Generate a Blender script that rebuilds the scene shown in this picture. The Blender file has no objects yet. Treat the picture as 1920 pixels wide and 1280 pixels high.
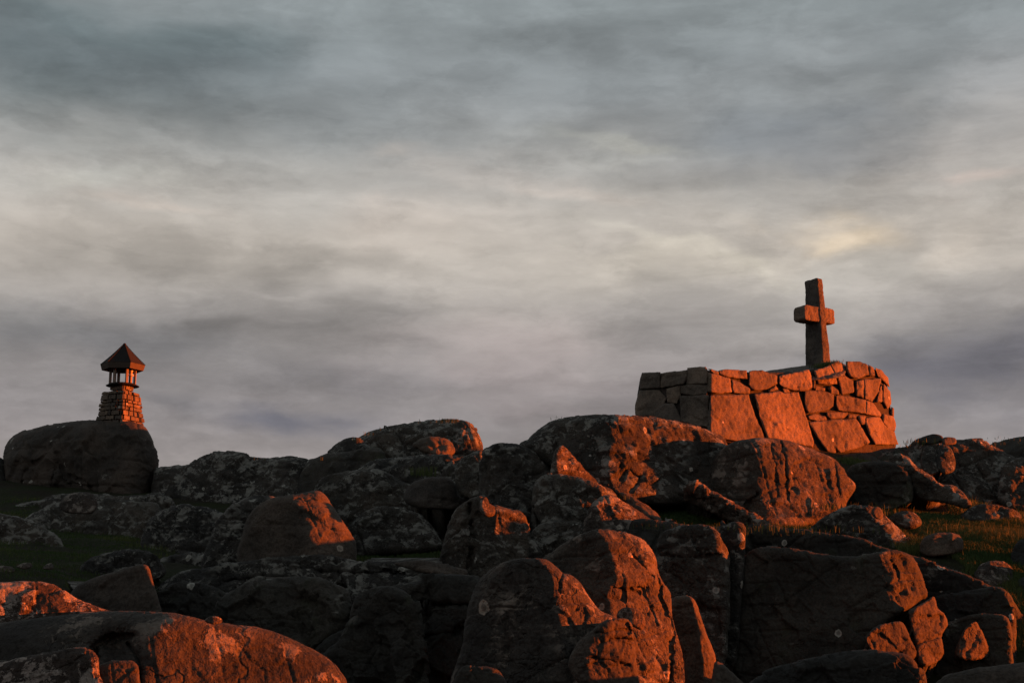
import bpy, math, random
import numpy as np
from mathutils import Vector
random.seed(7)
RNG = np.random.RandomState(11)
C = bpy.context.scene.collection
S = bpy.context.scene
R = math.radians

# ------------------------------------------------------------------ camera
FPX = 2667.0
PITCH = math.atan(510.0 / FPX)          # the horizon lies low in the picture
CAMZ = 1.7
cd = bpy.data.cameras.new('camera'); cam = bpy.data.objects.new('camera', cd); C.objects.link(cam)
cd.sensor_width = 36.0; cd.lens = 50.0; cd.clip_start = 0.1; cd.clip_end = 20000
cam.location = (0, 0, CAMZ); cam.rotation_euler = (math.pi / 2 + PITCH, 0, 0)
S.camera = cam
def P(px, py, y):
    """the place seen at (px, py) of the photograph at distance y ahead"""
    a = (np.asarray(px, float) - 960) / FPX; b = (640 - np.asarray(py, float)) / FPX
    cy = math.cos(PITCH) - b * math.sin(PITCH); cz = math.sin(PITCH) + b * math.cos(PITCH)
    y = np.asarray(y, float)
    return np.stack(np.broadcast_arrays(a / cy * y, y, CAMZ + cz / cy * y), -1)
def azel(px, py):
    v = P(px, py, 1.0) - np.array([0, 0, CAMZ]); v /= np.linalg.norm(v)
    return math.atan2(v[0], v[1]), math.asin(v[2])

# ------------------------------------------------------------------ light
SUN_DIR = Vector((1.0, 0.09, math.tan(R(2.5)))).normalized()     # towards the sun
sl = bpy.data.lights.new('sun', 'SUN'); so = bpy.data.objects.new('sun', sl); C.objects.link(so)
sl.energy = 5.0; sl.color = (1.0, 0.15, 0.012); sl.angle = R(0.6)
so.rotation_euler = SUN_DIR.to_track_quat('Z', 'Y').to_euler(); so.location = (60, 0, 20)
S.view_settings.view_transform = 'Standard'; S.view_settings.look = 'None'
S.view_settings.exposure = 1.72; S.view_settings.gamma = 1.0
S.view_settings.use_curve_mapping = False
S.cycles.use_denoising = True
S.cycles.max_bounces = 4

class NT:
    """small helper round a node tree"""
    def __init__(s, tree): s.t = tree; s.n = tree.nodes; s.l = tree.links
    def add(s, kind, **kw):
        nd = s.n.new(kind)
        for k, v in kw.items(): setattr(nd, k, v)
        return nd
    def put(s, sock, v):
        if isinstance(v, bpy.types.NodeSocket): s.l.new(v, sock)
        elif v is not None: sock.default_value = v
    def math(s, op, a, b=None, c=None, clamp=False):
        nd = s.add('ShaderNodeMath', operation=op, use_clamp=clamp)
        for i, v in enumerate((a, b, c)): s.put(nd.inputs[i], v)
        return nd.outputs[0]
    def vmath(s, op, a, b=None):
        nd = s.add('ShaderNodeVectorMath', operation=op)
        s.put(nd.inputs[0], a)
        if op == 'SCALE': s.put(nd.inputs['Scale'], b)
        else: s.put(nd.inputs[1], b)
        return nd.outputs[0]
    def noise(s, vec, scale, detail=4, rough=0.55, dist=0.0, col=False):
        nd = s.add('ShaderNodeTexNoise'); s.put(nd.inputs['Vector'], vec)
        nd.inputs['Scale'].default_value = scale; nd.inputs['Detail'].default_value = detail
        nd.inputs['Roughness'].default_value = rough; nd.inputs['Distortion'].default_value = dist
        return nd.outputs['Color' if col else 'Fac']
    def voro(s, vec, scale, feature='F1', out='Distance', rand=1.0):
        nd = s.add('ShaderNodeTexVoronoi', feature=feature); s.put(nd.inputs['Vector'], vec)
        nd.inputs['Scale'].default_value = scale; nd.inputs['Randomness'].default_value = rand
        return nd.outputs[out]
    def ramp(s, fac, a, b):
        nd = s.add('ShaderNodeMapRange', interpolation_type='SMOOTHSTEP')
        s.put(nd.inputs[0], fac); nd.inputs[1].default_value = a; nd.inputs[2].default_value = b
        return nd.outputs[0]
    def mix(s, fac, a, b, mode='MIX'):
        nd = s.add('ShaderNodeMix', data_type='RGBA', blend_type=mode)
        s.put(nd.inputs[0], fac)
        for i, v in ((6, a), (7, b)):
            s.put(nd.inputs[i], (*v, 1) if isinstance(v, tuple) and len(v) == 3 else v)
        return nd.outputs[2]

def srgb(*c):
    return tuple((v / 255 / 12.92) if v / 255 < .04045 else ((v / 255 + .055) / 1.055) ** 2.4 for v in c)

# sky: an overcast evening deck of stretched stratus over a low-sun Nishita sky
w = bpy.data.worlds.new('World'); S.world = w; w.use_nodes = True
t = NT(w.node_tree); t.n.clear()
out = t.add('ShaderNodeOutputWorld'); bg = t.add('ShaderNodeBackground'); t.l.new(bg.outputs[0], out.inputs[0])
tc = t.add('ShaderNodeTexCoord').outputs['Generated']
sep = t.add('ShaderNodeSeparateXYZ'); t.l.new(tc, sep.inputs[0])
sx, sy, sz = sep.outputs
nish = t.add('ShaderNodeTexSky', sky_type='NISHITA'); nish.sun_disc = False
nish.sun_elevation = R(2.5); nish.sun_rotation = math.atan2(SUN_DIR.x, SUN_DIR.y)
el = t.math('ARCSINE', sz); az = t.math('ARCTAN2', sx, sy)
stretched = t.add('ShaderNodeCombineXYZ')
for i, (sock, k) in enumerate(((sx, 1.0), (sy, 1.0), (sz, 2.3))): t.l.new(t.math('MULTIPLY', sock, k), stretched.inputs[i])
sv = stretched.outputs[0]
# gentle tilt of the streaks and a warp for the soft blobs
warpc = t.noise(sv, 5.0, 3, 0.55, col=True)
warp = t.vmath('SCALE', t.vmath('SUBTRACT', warpc, (0.5, 0.5, 0.5)), 0.22)
wc = t.noise(sv, 16.0, 4, 0.6, col=True)
warp2 = t.vmath('SCALE', t.vmath('SUBTRACT', wc, (0.5, 0.5, 0.5)), 0.05)
ae = t.add('ShaderNodeCombineXYZ'); t.l.new(az, ae.inputs[0]); t.l.new(el, ae.inputs[1])
warpf = t.add('ShaderNodeVectorMath', operation='MULTIPLY'); t.l.new(t.vmath('ADD', warp, warp2), warpf.inputs[0]); warpf.inputs[1].default_value = (1.3, 0.45, 0)
aew = t.vmath('ADD', ae.outputs[0], warpf.outputs[0])
BASE = [  # py, colour as photographed at that height
    (-1500, (118, 124, 128)), (-400, (128, 135, 139)), (0, (142, 150, 152)), (120, (139, 145, 148)), (230, (146, 149, 150)), (330, (171, 169, 165)), (430, (183, 175, 166)),
    (520, (180, 173, 165)), (600, (159, 154, 151)), (700, (147, 142, 141)), (800, (145, 140, 141)), (900, (156, 148, 145)), (1150, (134, 134, 136)), (1400, (60, 62, 66))]
cr = t.add('ShaderNodeValToRGB'); cr.color_ramp.interpolation = 'B_SPLINE'
els = [azel(960, p)[1] for p, _ in BASE]; lo, hi = els[-1], els[0]
mr = t.add('ShaderNodeMapRange'); t.l.new(t.math('ADD', el, t.math('MULTIPLY', t.math('SUBTRACT', t.noise(sv, 7, 4), 0.5), 0.05)), mr.inputs[0])
mr.inputs[1].default_value = lo; mr.inputs[2].default_value = hi
t.l.new(mr.outputs[0], cr.inputs[0])
E = cr.color_ramp.elements
for k, ((p, c), e) in enumerate(reversed(list(zip(BASE, els)))):
    pos = (e - lo) / (hi - lo)
    el_ = E[0] if k == 0 else (E[1] if k == 1 else E.new(pos)); el_.position = pos; el_.color = (*srgb(*c), 1)
col = cr.outputs[0]
BLOBS = [  # px, py, radius x, radius y, tilt, signed brightness, tint (r, g, b)
    (300, 60, 480, 90, 6, -.20, (1.25, .95, .9)), (260, 150, 760, 170, 4, -.36, (1.08, .95, .9)), (560, 235, 300, 40, 2, -.16, (1, 1, 1)), (40, 140, 300, 150, 0, -.14, (1.2, .95, .9)),
    (1000, 60, 420, 80, 4, -.10, (1, 1, 1)), (1500, 270, 420, 110, 6, -.28, (1.1, 1, .85)), (1250, 110, 700, 60, 8, -.12, (1, 1, 1)),
    (1850, 200, 260, 180, 0, .14, (1.3, 1, .9)), (1500, 60, 300, 60, 3, .06, (1.1, 1, .95)),
    (110, 315, 330, 50, -4, .26, (.9, 1, .95)), (620, 190, 330, 60, -14, .08, (1, 1, 1)), (1230, 275, 260, 22, 2, .26, (1.1, 1.05, .8)),
    (1560, 412, 200, 42, 2, .30, (1.5, 1.1, .5)), (1120, 372, 280, 30, 3, .12, (1.4, 1, .8)), (1350, 490, 480, 60, -8, .18, (1.1, 1.05, .85)),
    (840, 430, 330, 90, -6, .08, (1.4, 1, .8)), (250, 375, 180, 22, 2, .10, (1.4, 1, .8)), (1700, 480, 380, 70, -4, .12, (.95, 1.05, 1)),
    (560, 505, 300, 34, 4, -.20, (1, 1, 1)), (150, 470, 330, 70, 2, -.18, (1, 1, 1)), (720, 560, 300, 28, 0, .12, (1, 1, 1)),
    (100, 640, 560, 110, 0, -.30, (1.1, 1, .9)), (330, 615, 330, 50, 2, -.14, (1, 1, 1)), (820, 400, 90, 40, 0, .06, (1.4, 1, .8)),
    (600, 810, 190, 44, 0, -.30, (1.2, 1.05, .7)), (420, 830, 200, 22, 0, .12, (1, 1, 1)), (1860, 690, 420, 110, 0, -.36, (1.12, 1.05, .82)),
    (1800, 620, 320, 40, 2, -.12, (1.1, 1, .8)), (1000, 800, 240, 60, 0, .10, (1.3, .95, .9)), (1000, 600, 300, 90, 0, .06, (1.1, 1, .9)),
    (330, 780, 220, 30, 2, -.16, (1.1, 1, .85)), (1420, 640, 300, 80, 0, .06, (1.1, 1, .9)), (700, 720, 420, 60, 0, -.12, (1.1, 1, .85)),
    (1000, 690, 460, 130, 0, .13, (1.35, .85, .8)), (820, 300, 110, 24, 0, .12, (1.5, 1, .7)), (1240, 300, 300, 14, 1, .16, (1, 1, .9)), (960, 335, 260, 40, 3, .10, (1.4, 1, .8)), (480, 545, 120, 12, 0, .15, (1, 1, 1)), (380, 600, 160, 30, 0, -.16, (1, 1, 1)), (1320, 470, 300, 26, 12, .14, (1, 1.05, .9)), (1880, 440, 160, 60, 0, .14, (1.2, 1, .8)), (1890, 330, 120, 30, 0, .12, (1.6, .9, .7)), (450, 470, 260, 20, 4, -.16, (1, 1, 1)), (860, 740, 200, 30, 0, -.08, (1, 1, 1)),
    (1300, 330, 330, 30, 3, -.14, (1, 1, 1)), (1650, 300, 260, 60, 4, -.10, (1.1, 1, .8))]
for (px, py, rx, ry, tilt, s, tint) in BLOBS:
    a0, e0 = azel(px, py)
    mp = t.add('ShaderNodeMapping', vector_type='TEXTURE'); t.l.new(aew, mp.inputs[0])
    mp.inputs['Location'].default_value = (a0, e0, 0); mp.inputs['Rotation'].default_value = (0, 0, R(-tilt))
    mp.inputs['Scale'].default_value = (rx / FPX * 1.45, ry / FPX * 1.45, 1)
    gr = t.add('ShaderNodeTexGradient', gradient_type='QUADRATIC_SPHERE'); t.l.new(mp.outputs[0], gr.inputs[0])
    f = t.ramp(gr.outputs['Fac'], 0.0, 0.85)
    g = tuple(max(0.05, 1 + s * k) for k in tint)
    col = t.mix(f, col, t.mix(1.0, col, (*g, 1), 'MULTIPLY'))
# streaky cloud texture
n1 = t.noise(t.vmath('ADD', sv, warp), 7, 8, 0.56); n2 = t.noise(t.vmath('ADD', sv, warp2), 26, 9, 0.66)
st2 = t.add('ShaderNodeVectorMath', operation='MULTIPLY'); t.l.new(sv, st2.inputs[0]); st2.inputs[1].default_value = (1, 1, 2.2)
n3 = t.noise(t.vmath('ADD', st2.outputs[0], warp), 10, 7, 0.58)
m = t.math('ADD', t.math('MULTIPLY', t.math('SUBTRACT', n1, 0.5), 0.75), t.math('MULTIPLY', t.math('SUBTRACT', n2, 0.5), 0.32))
m = t.math('ADD', m, t.math('MULTIPLY', t.math('SUBTRACT', n3, 0.5), 0.45))
e1 = t.ramp(t.noise(t.vmath('ADD', sv, warp2), 6.5, 9, 0.58), .44, .56); e2 = t.ramp(t.noise(t.vmath('ADD', st2.outputs[0], warp2), 11, 9, 0.62), .45, .57)
m = t.math('ADD', m, t.math('MULTIPLY', t.math('SUBTRACT', e1, 0.5), 0.10))
m = t.math('ADD', m, t.math('MULTIPLY', t.math('SUBTRACT', e2, 0.5), 0.06))
m = t.math('ADD', m, 1.025)
mm = t.add('ShaderNodeCombineXYZ')
for i in range(3): t.l.new(m, mm.inputs[i])
col = t.mix(1.0, col, mm.outputs[0], 'MULTIPLY')
thin = t.mix(1.0, nish.outputs[0], (0.07, 0.07, 0.07, 1), 'MULTIPLY')
col = t.mix(t.math('MULTIPLY', t.ramp(n1, 0.5, 0.8), 0.05), col, thin)
t.l.new(col, bg.inputs[0]); bg.inputs[1].default_value = 0.5 ** 1.72

# ------------------------------------------------------------------ noise
TAB = RNG.rand(65536).astype(np.float32)
def _h(x, y, z):
    return TAB[((x * 73856093) ^ (y * 19349663) ^ (z * 83492791)) & 65535]
def vnoise(p):
    i = np.floor(p).astype(np.int64); f = p - i; u = f * f * f * (f * (f * 6 - 15) + 10)
    x, y, z = i[..., 0], i[..., 1], i[..., 2]; ux, uy, uz = u[..., 0], u[..., 1], u[..., 2]
    r = 0
    for dx in (0, 1):
        for dy in (0, 1):
            for dz in (0, 1):
                r = r + _h(x + dx, y + dy, z + dz) * (ux if dx else 1 - ux) * (uy if dy else 1 - uy) * (uz if dz else 1 - uz)
    return r * 2 - 1
def fbm(p, octv=5, gain=0.5):
    r = 0; a = 1.0; n = 0
    for k in range(octv):
        r = r + a * vnoise(p * 2.03 ** k + 17.3 * k); n += a; a *= gain
    return r / n
def cells(p):
    i = np.floor(p).astype(np.int64); best = np.full(p.shape[:-1], 9.0); cp = np.zeros_like(p); ci = np.zeros(p.shape[:-1], np.int64)
    for dx in (-1, 0, 1):
        for dy in (-1, 0, 1):
            for dz in (-1, 0, 1):
                c = i + np.array([dx, dy, dz]); x, y, z = c[..., 0], c[..., 1], c[..., 2]
                q = np.stack([c[..., 0] + _h(x, y, z), c[..., 1] + _h(x + 91, y, z), c[..., 2] + _h(x, y + 57, z)], -1)
                d = ((q - p) ** 2).sum(-1); mk = d < best; best[mk] = d[mk]; cp[mk] = q[mk]; ci[mk] = ((x * 73856093) ^ (y * 19349663) ^ (z * 83492791))[mk] & 65535
    return cp, ci
def worley(p):
    i = np.floor(p).astype(np.int64); best = np.full(p.shape[:-1], 9.0); sec = best.copy()
    for dx in (-1, 0, 1):
        for dy in (-1, 0, 1):
            for dz in (-1, 0, 1):
                c = i + np.array([dx, dy, dz]); x, y, z = c[..., 0], c[..., 1], c[..., 2]
                q = np.stack([c[..., 0] + _h(x, y, z), c[..., 1] + _h(x + 91, y, z), c[..., 2] + _h(x, y + 57, z)], -1)
                d = ((q - p) ** 2).sum(-1); sec = np.minimum(sec, np.maximum(best, d)); best = np.minimum(best, d)
    return np.sqrt(best), np.sqrt(sec)

# ------------------------------------------------------------------ materials
def new_mat(name):
    m = bpy.data.materials.new(name); m.use_nodes = True; t = NT(m.node_tree); b = t.n['Principled BSDF']
    return m, t, b
def rock_mat(name, ca, cb, lichen=0.4, pale=(.23, .225, .20), spots=0.5, rough=0.85, scale=1.0, bump=0.5, veg=0.0):
    m, t, b = new_mat(name)
    pos = t.add('ShaderNodeTexCoord').outputs['Object']
    big = t.noise(pos, 0.9 * scale, 5, 0.6); mid = t.noise(pos, 5 * scale, 6, 0.65); fine = t.noise(pos, 38 * scale, 5, 0.7)
    c = t.mix(t.ramp(big, 0.38, 0.62), tuple(v * .78 for v in ca), tuple(v * 1.15 for v in cb))
    c = t.mix(t.math('MULTIPLY', t.ramp(mid, 0.42, 0.75), 0.6), c, tuple(v * 1.6 for v in ca))
    c = t.mix(t.ramp(fine, 0.62, 0.36), c, t.mix(1.0, c, (.52, .5, .5, 1), 'MULTIPLY'))
    pits = t.ramp(t.voro(pos, 30 * scale), 0.16, 0.05)
    c = t.mix(t.math('MULTIPLY', pits, 0.5), c, (.02, .017, .015))
    rv = t.add('ShaderNodeObjectInfo').outputs['Random']
    c = t.mix(rv, t.mix(1.0, c, (.74, .76, .80, 1), 'MULTIPLY'), t.mix(1.0, c, (1.28, 1.18, 1.08, 1), 'MULTIPLY'))
    # crusts of lichen: broken up patches, more where the slow noise says so
    wp = t.vmath('ADD', pos, t.vmath('SCALE', t.noise(pos, 9 * scale, 4, 0.6, col=True), 0.28))
    cell = t.voro(wp, 6.5 * scale); edge = t.noise(pos, 16 * scale, 5, 0.7)
    reg = t.noise(pos, 1.3 * scale, 3, 0.6)
    patch = t.noise(wp, 3.6 * scale, 6, 0.68)
    la = t.math('MULTIPLY', t.ramp(patch, 0.58 - .09 * lichen, 0.62 - .09 * lichen), t.ramp(reg, 0.62 - 0.35 * lichen, 0.80 - 0.35 * lichen))
    lb = t.math('MULTIPLY', t.ramp(t.math('ADD', cell, t.math('MULTIPLY', edge, 0.5)), 0.56, 0.46), t.ramp(reg, 0.70 - 0.35 * lichen, 0.84 - 0.35 * lichen))
    gn = t.add('ShaderNodeSeparateXYZ'); t.l.new(t.add('ShaderNodeNewGeometry').outputs['Normal'], gn.inputs[0])
    upf = t.math('MULTIPLY_ADD', t.ramp(t.math('ADD', gn.outputs[2], t.math('MULTIPLY', t.math('SUBTRACT', reg, .5), 1.2)), -.05, .55), .8, .2)
    la = t.math('MULTIPLY', la, upf); lb = t.math('MULTIPLY', lb, upf)
    l1 = t.math('MAXIMUM', t.math('MULTIPLY', la, t.math('MULTIPLY_ADD', edge, 1.5, .1)), t.math('MULTIPLY', lb, .8), clamp=True)
    c = t.mix(t.math('MULTIPLY', l1, 0.85), c, t.mix(t.noise(pos, 11, 3), tuple(v * .75 for v in pale), tuple(v * 1.2 for v in pale)))
    # round pale rosettes
    v = t.add('ShaderNodeTexVoronoi'); t.put(v.inputs['Vector'], t.vmath('ADD', pos, t.vmath('SCALE', t.noise(pos, 22, 2, 0.5, col=True), 0.035))); v.inputs['Scale'].default_value = 3.4 * scale
    sc = t.add('ShaderNodeSeparateColor'); t.l.new(v.outputs['Color'], sc.inputs[0])
    keep = t.ramp(sc.outputs[0], 1.0 - spots * 0.6, 1.01 - spots * 0.6)
    rad = t.math('MULTIPLY_ADD', sc.outputs[1], 0.16, 0.06)
    disc = t.ramp(t.math('SUBTRACT', v.outputs['Distance'], rad), 0.02, -0.01)
    inner = t.ramp(t.math('SUBTRACT', v.outputs['Distance'], t.math('MULTIPLY', rad, 0.5)), 0.0, 0.03)
    c = t.mix(t.math('MULTIPLY', t.math('MULTIPLY', disc, keep), t.math('MULTIPLY_ADD', inner, 0.45, 0.45)), c, tuple(min(.5, v * 1.45) for v in pale))
    if veg:
        vm = t.math('MULTIPLY', t.ramp(t.noise(pos, 1.1, 5, 0.65), 0.52, 0.66), veg)
        c = t.mix(vm, c, (.035, .05, .016))
    t.l.new(c, b.inputs['Base Color']); b.inputs['Roughness'].default_value = rough
    b.inputs['Specular IOR Level'].default_value = 0.25
    h = t.math('ADD', t.math('MULTIPLY', mid, 0.8), t.math('MULTIPLY', fine, 0.14))
    h = t.math('ADD', h, t.math('MULTIPLY', l1, 0.22))
    crk = t.ramp(t.voro(t.vmath('ADD', pos, t.vmath('SCALE', t.noise(pos, 3, 4, 0.6, col=True), 0.5)), 1.7 * scale, 'DISTANCE_TO_EDGE'), 0.0, 0.03)
    h = t.math('ADD', h, t.math('MULTIPLY', crk, 0.18))
    h = t.math('SUBTRACT', h, t.math('MULTIPLY', pits, 0.12))
    bp = t.add('ShaderNodeBump'); bp.inputs['Strength'].default_value = bump; bp.inputs['Distance'].default_value = 0.13
    t.l.new(h, bp.inputs['Height']); t.l.new(bp.outputs[0], b.inputs['Normal'])
    return m
M = {}
M['smooth'] = rock_mat('granite_smooth', (.042, .037, .032), (.066, .054, .044), lichen=.12, spots=.35, bump=.35)
M['lichen'] = rock_mat('granite_lichened', (.034, .0335, .030), (.058, .052, .044), lichen=.85, spots=.8, bump=.85)
M['crust'] = rock_mat('granite_crusted', (.050, .042, .034), (.080, .060, .048), lichen=.95, pale=(.27, .235, .20), spots=.6, bump=.9)
M['pink'] = rock_mat('granite_pink', (.052, .045, .038), (.078, .064, .052), lichen=.28, pale=(.20, .17, .14), spots=.5, bump=.45)
M['pinkl'] = rock_mat('granite_pink_lichened', (.046, .042, .037), (.072, .061, .050), lichen=.7, pale=(.24, .20, .165), spots=.7, bump=.8)
M['blotch'] = rock_mat('granite_blotched_lichen', (.045, .034, .028), (.065, .048, .038), lichen=1.15, pale=(.36, .30, .26), spots=.9, scale=1.5, bump=.8)
M['dark'] = rock_mat('granite_dark_and_shade', (.024, .0245, .022), (.038, .036, .031), lichen=.34, spots=.4, bump=.5, veg=.3)  # low tone also stands in for shade on the cleft and gully rocks
M['dressed'] = rock_mat('wall_stone', (.115, .096, .078), (.165, .132, .104), lichen=.04, pale=(.3, .27, .23), spots=.12, scale=1.6, bump=.45)
M['crossstone'] = rock_mat('cross_stone', (.105, .092, .078), (.15, .125, .10), lichen=.05, pale=(.3, .27, .23), spots=.1, scale=2.2, bump=.6)
M['core'] = rock_mat('wall_core', (.03, .026, .022), (.05, .04, .034), lichen=0, spots=0, bump=.5)
M['platform'] = rock_mat('platform_rock', (.11, .10, .085), (.16, .14, .12), lichen=.6, spots=.3, bump=.7, veg=.5)
m, t, b = new_mat('turf_and_soil')
pos = t.add('ShaderNodeTexCoord').outputs['Object']
c = t.mix(t.ramp(t.noise(pos, 0.8, 6, .6), .40, .62), (.022, .019, .013), (.020, .026, .010))
c = t.mix(t.ramp(t.noise(pos, 9, 5, .7), .5, .75), c, (.040, .036, .024))
t.l.new(c, b.inputs['Base Color']); b.inputs['Roughness'].default_value = 1; b.inputs['Specular IOR Level'].default_value = .1
bp = t.add('ShaderNodeBump'); bp.inputs['Strength'].default_value = .8; bp.inputs['Distance'].default_value = .1
t.l.new(t.noise(pos, 14, 6, .7), bp.inputs['Height']); t.l.new(bp.outputs[0], b.inputs['Normal'])
M['turf'] = m
m, t, b = new_mat('grass_blades')
at = t.add('ShaderNodeAttribute', attribute_name='tone')
c = t.mix(at.outputs['Fac'], (.026, .052, .012), (.105, .105, .032))
t.l.new(c, b.inputs['Base Color']); b.inputs['Roughness'].default_value = .7; b.inputs['Specular IOR Level'].default_value = .2
M['grass'] = m
def simple(name, c, rough, metal=0.0, n=8, amt=.4, bump=.2):
    m, t, b = new_mat(name); pos = t.add('ShaderNodeTexCoord').outputs['Object']
    cc = t.mix(t.math('MULTIPLY', t.ramp(t.noise(pos, n, 6, .65), .4, .7), amt), c, tuple(v * .45 for v in c))
    b.inputs['Specular IOR Level'].default_value = .12 if 'copper' in name else .4; t.l.new(cc, b.inputs['Base Color']); b.inputs['Roughness'].default_value = rough; b.inputs['Metallic'].default_value = metal
    bp = t.add('ShaderNodeBump'); bp.inputs['Strength'].default_value = bump; bp.inputs['Distance'].default_value = .02
    t.l.new(t.noise(pos, n * 3, 5, .6), bp.inputs['Height']); t.l.new(bp.outputs[0], b.inputs['Normal'])
    return m
M['roofmetal'] = simple('weathered_copper_roof', (.020, .017, .016), .8, 0)
M['fascia'] = simple('bare_copper_fascia', (.07, .055, .045), .8, 0)
M['post'] = simple('painted_post', (.20, .15, .12), .7, n=20)
M['lampglass'] = simple('milky_lamp_glass', (.55, .48, .38), .25, n=5, amt=.15, bump=.02)
M['sea'] = simple('sea_water', (.02, .028, .032), .18, n=.4, amt=.2, bump=.4)

# ------------------------------------------------------------------ objects
def tag(o, label=None, cat=None, group=None, kind=None):
    for k, v in (('label', label), ('category', cat), ('group', group), ('kind', kind)):
        if v: o[k] = v
    return o
def wloc(o):
    r = np.zeros(3)
    while o is not None: r += np.array(o.location); o = o.parent
    return r
def mesh_obj(name, V, F, mat, parent=None, smooth=True, origin=None):
    V = np.asarray(V, float)
    pw = wloc(parent)
    if origin is None:
        origin = np.array([V[:, 0].mean(), V[:, 1].mean(), V[:, 2].min()]) if parent is None else pw
    me = bpy.data.meshes.new(name)
    me.from_pydata((V - origin).tolist(), [], [list(f) for f in F])
    me.materials.append(mat)
    if smooth: me.polygons.foreach_set('use_smooth', [True] * len(me.polygons))
    me.update()
    o = bpy.data.objects.new(name, me); C.objects.link(o)
    o.parent = parent; o.location = origin - pw
    return o
def empty(name, loc):
    o = bpy.data.objects.new(name, None); o.location = loc; o.empty_display_size = .2; C.objects.link(o); return o

def spline(pts, n=8):
    p = np.array(pts, float); k = len(p); o = []
    for i in range(k):
        a, b, c, d = p[i - 1], p[i], p[(i + 1) % k], p[(i + 2) % k]
        for s in np.arange(n) / n:
            o.append(.5 * ((2 * b) + (c - a) * s + (2 * a - 5 * b + 4 * c - d) * s * s + (3 * b - a - 3 * c + d) * s ** 3))
    return np.array(o)
def seg_dist(q, A, B):
    """distance of points q to the polyline segments A-B, with the nearest point"""
    best = np.full(len(q), 1e9); near = q.copy()
    for a, b in zip(A, B):
        ab = b - a; L = (ab ** 2).sum() + 1e-9
        u = np.clip(((q - a) @ ab) / L, 0, 1)[:, None]; c = a + u * ab; d = ((q - c) ** 2).sum(1)
        mk = d < best; best[mk] = d[mk]; near[mk] = c[mk]
    return np.sqrt(best), near
def inside(q, poly):
    r = np.zeros(len(q), bool); x, y = q[:, 0], q[:, 1]; n = len(poly)
    for i in range(n):
        x0, y0 = poly[i]; x1, y1 = poly[(i + 1) % n]
        if y0 == y1: continue
        c = ((y0 > y) != (y1 > y)) & (x < (x1 - x0) * (y - y0) / (y1 - y0) + x0); r ^= c
    return r
def soft(x, w): return 0.5 * (x + np.sqrt(x * x + w * w))
SEED = [0]
def shell(outline, depth, s, R_=30, T=30, back=60, step=3.0, smooth_outline=True, amp=3.0, wl=55., fine=.5, lumps=0., lsize=26., grooves=0., cracks=(), facet=0., fsize=60.):
    """A solid body whose outline, seen from the path, is the given one: a grid over the outline, pushed to
    its distance by depth(px, py), rounded over towards the rim, closed behind; then roughened in 3D."""
    SEED[0] += 1; off = SEED[0] * 31.7
    poly = spline(outline, 6) if smooth_outline else np.array(outline, float)
    x0, y0 = poly.min(0) - step; x1, y1 = poly.max(0) + step
    nx = int((x1 - x0) / step) + 2; ny = int((y1 - y0) / step) + 2
    gx = x0 + np.arange(nx) * step; gy = y0 + np.arange(ny) * step
    cx, cy = np.meshgrid(gx[:-1] + step / 2, gy[:-1] + step / 2)
    keep = inside(np.stack([cx.ravel(), cy.ravel()], 1), poly).reshape(cx.shape)
    ii, jj = np.nonzero(keep)
    vid = lambda i, j: i * nx + j
    F = np.stack([vid(ii, jj), vid(ii + 1, jj), vid(ii + 1, jj + 1), vid(ii, jj + 1)], 1)
    used = np.unique(F); remap = np.full(nx * ny, -1); remap[used] = np.arange(len(used)); F = remap[F]
    q = np.stack([gx[used % nx], gy[used // nx]], 1)
    cnt = np.bincount(F.ravel(), minlength=len(used)); bnd = cnt < 4
    A = poly; B = np.roll(poly, -1, 0)
    dist, near = seg_dist(q, A, B)
    q[bnd] = near[bnd]; dist[bnd] = 0
    tt = np.clip(dist / R_, 0, 1)
    d = depth(q[:, 0], q[:, 1]) + T * s * (1 - np.sqrt(np.clip(1 - (1 - tt) ** 2, 0, 1)))
    for pts, wd, dp in cracks:
        pp = np.array(pts, float); nz = q + 2.6 * np.stack([vnoise(np.c_[q / 9, q[:, :1] * 0 + off]), vnoise(np.c_[q / 9, q[:, :1] * 0 + off + 9])], 1)
        cdist, _ = seg_dist(nz, pp[:-1], pp[1:])
        d = d + dp * s * np.exp(-(cdist / max(1.9, wd * .6)) ** 2)
    V = P(q[:, 0], q[:, 1], d)
    # rim and back
    e = np.concatenate([F[:, [0, 1]], F[:, [1, 2]], F[:, [2, 3]], F[:, [3, 0]]])
    key = {}
    for a, b in e.tolist(): key[(a, b)] = 1
    be = [(a, b) for a, b in key if (b, a) not in key]
    bi = sorted({v for ab in be for v in ab}); loc = {v: k for k, v in enumerate(bi)}
    cen = q[bi].mean(0); dm = d[bi]; nv = len(V); Fl = F.tolist(); rings = [V]
    prev = {v: v for v in bi}
    for sh, bk in ((.93, .35), (.6, .8), (.2, 1.0)):
        qq = cen + (q[bi] - cen) * sh
        rings.append(P(qq[:, 0], qq[:, 1], dm * sh + dm.mean() * (1 - sh) + back * s * bk))
        cur = {v: nv + loc[v] for v in bi}; nv += len(bi)
        for a, b in be: Fl.append([prev[b], prev[a], cur[a], cur[b]])
        prev = cur
    rings.append(P(cen[0], cen[1], dm.mean() + back * s * 1.02)[None]); c0 = nv
    for a, b in be: Fl.append([prev[b], prev[a], c0])
    V = np.concatenate(rings)
    # roughen along the normals
    Fa = np.array([f if len(f) == 4 else f + [f[2]] for f in Fl])
    fn = np.cross(V[Fa[:, 2]] - V[Fa[:, 0]], V[Fa[:, 3]] - V[Fa[:, 1]]); N = np.zeros_like(V)
    for k in range(4): np.add.at(N, Fa[:, k], fn)
    N /= np.linalg.norm(N, axis=1, keepdims=True) + 1e-12
    p = V / s + off
    disp = amp * fbm(p / wl, 4) + fine * amp * .55 * fbm(p / (wl * .22), 4, .6)
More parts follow.
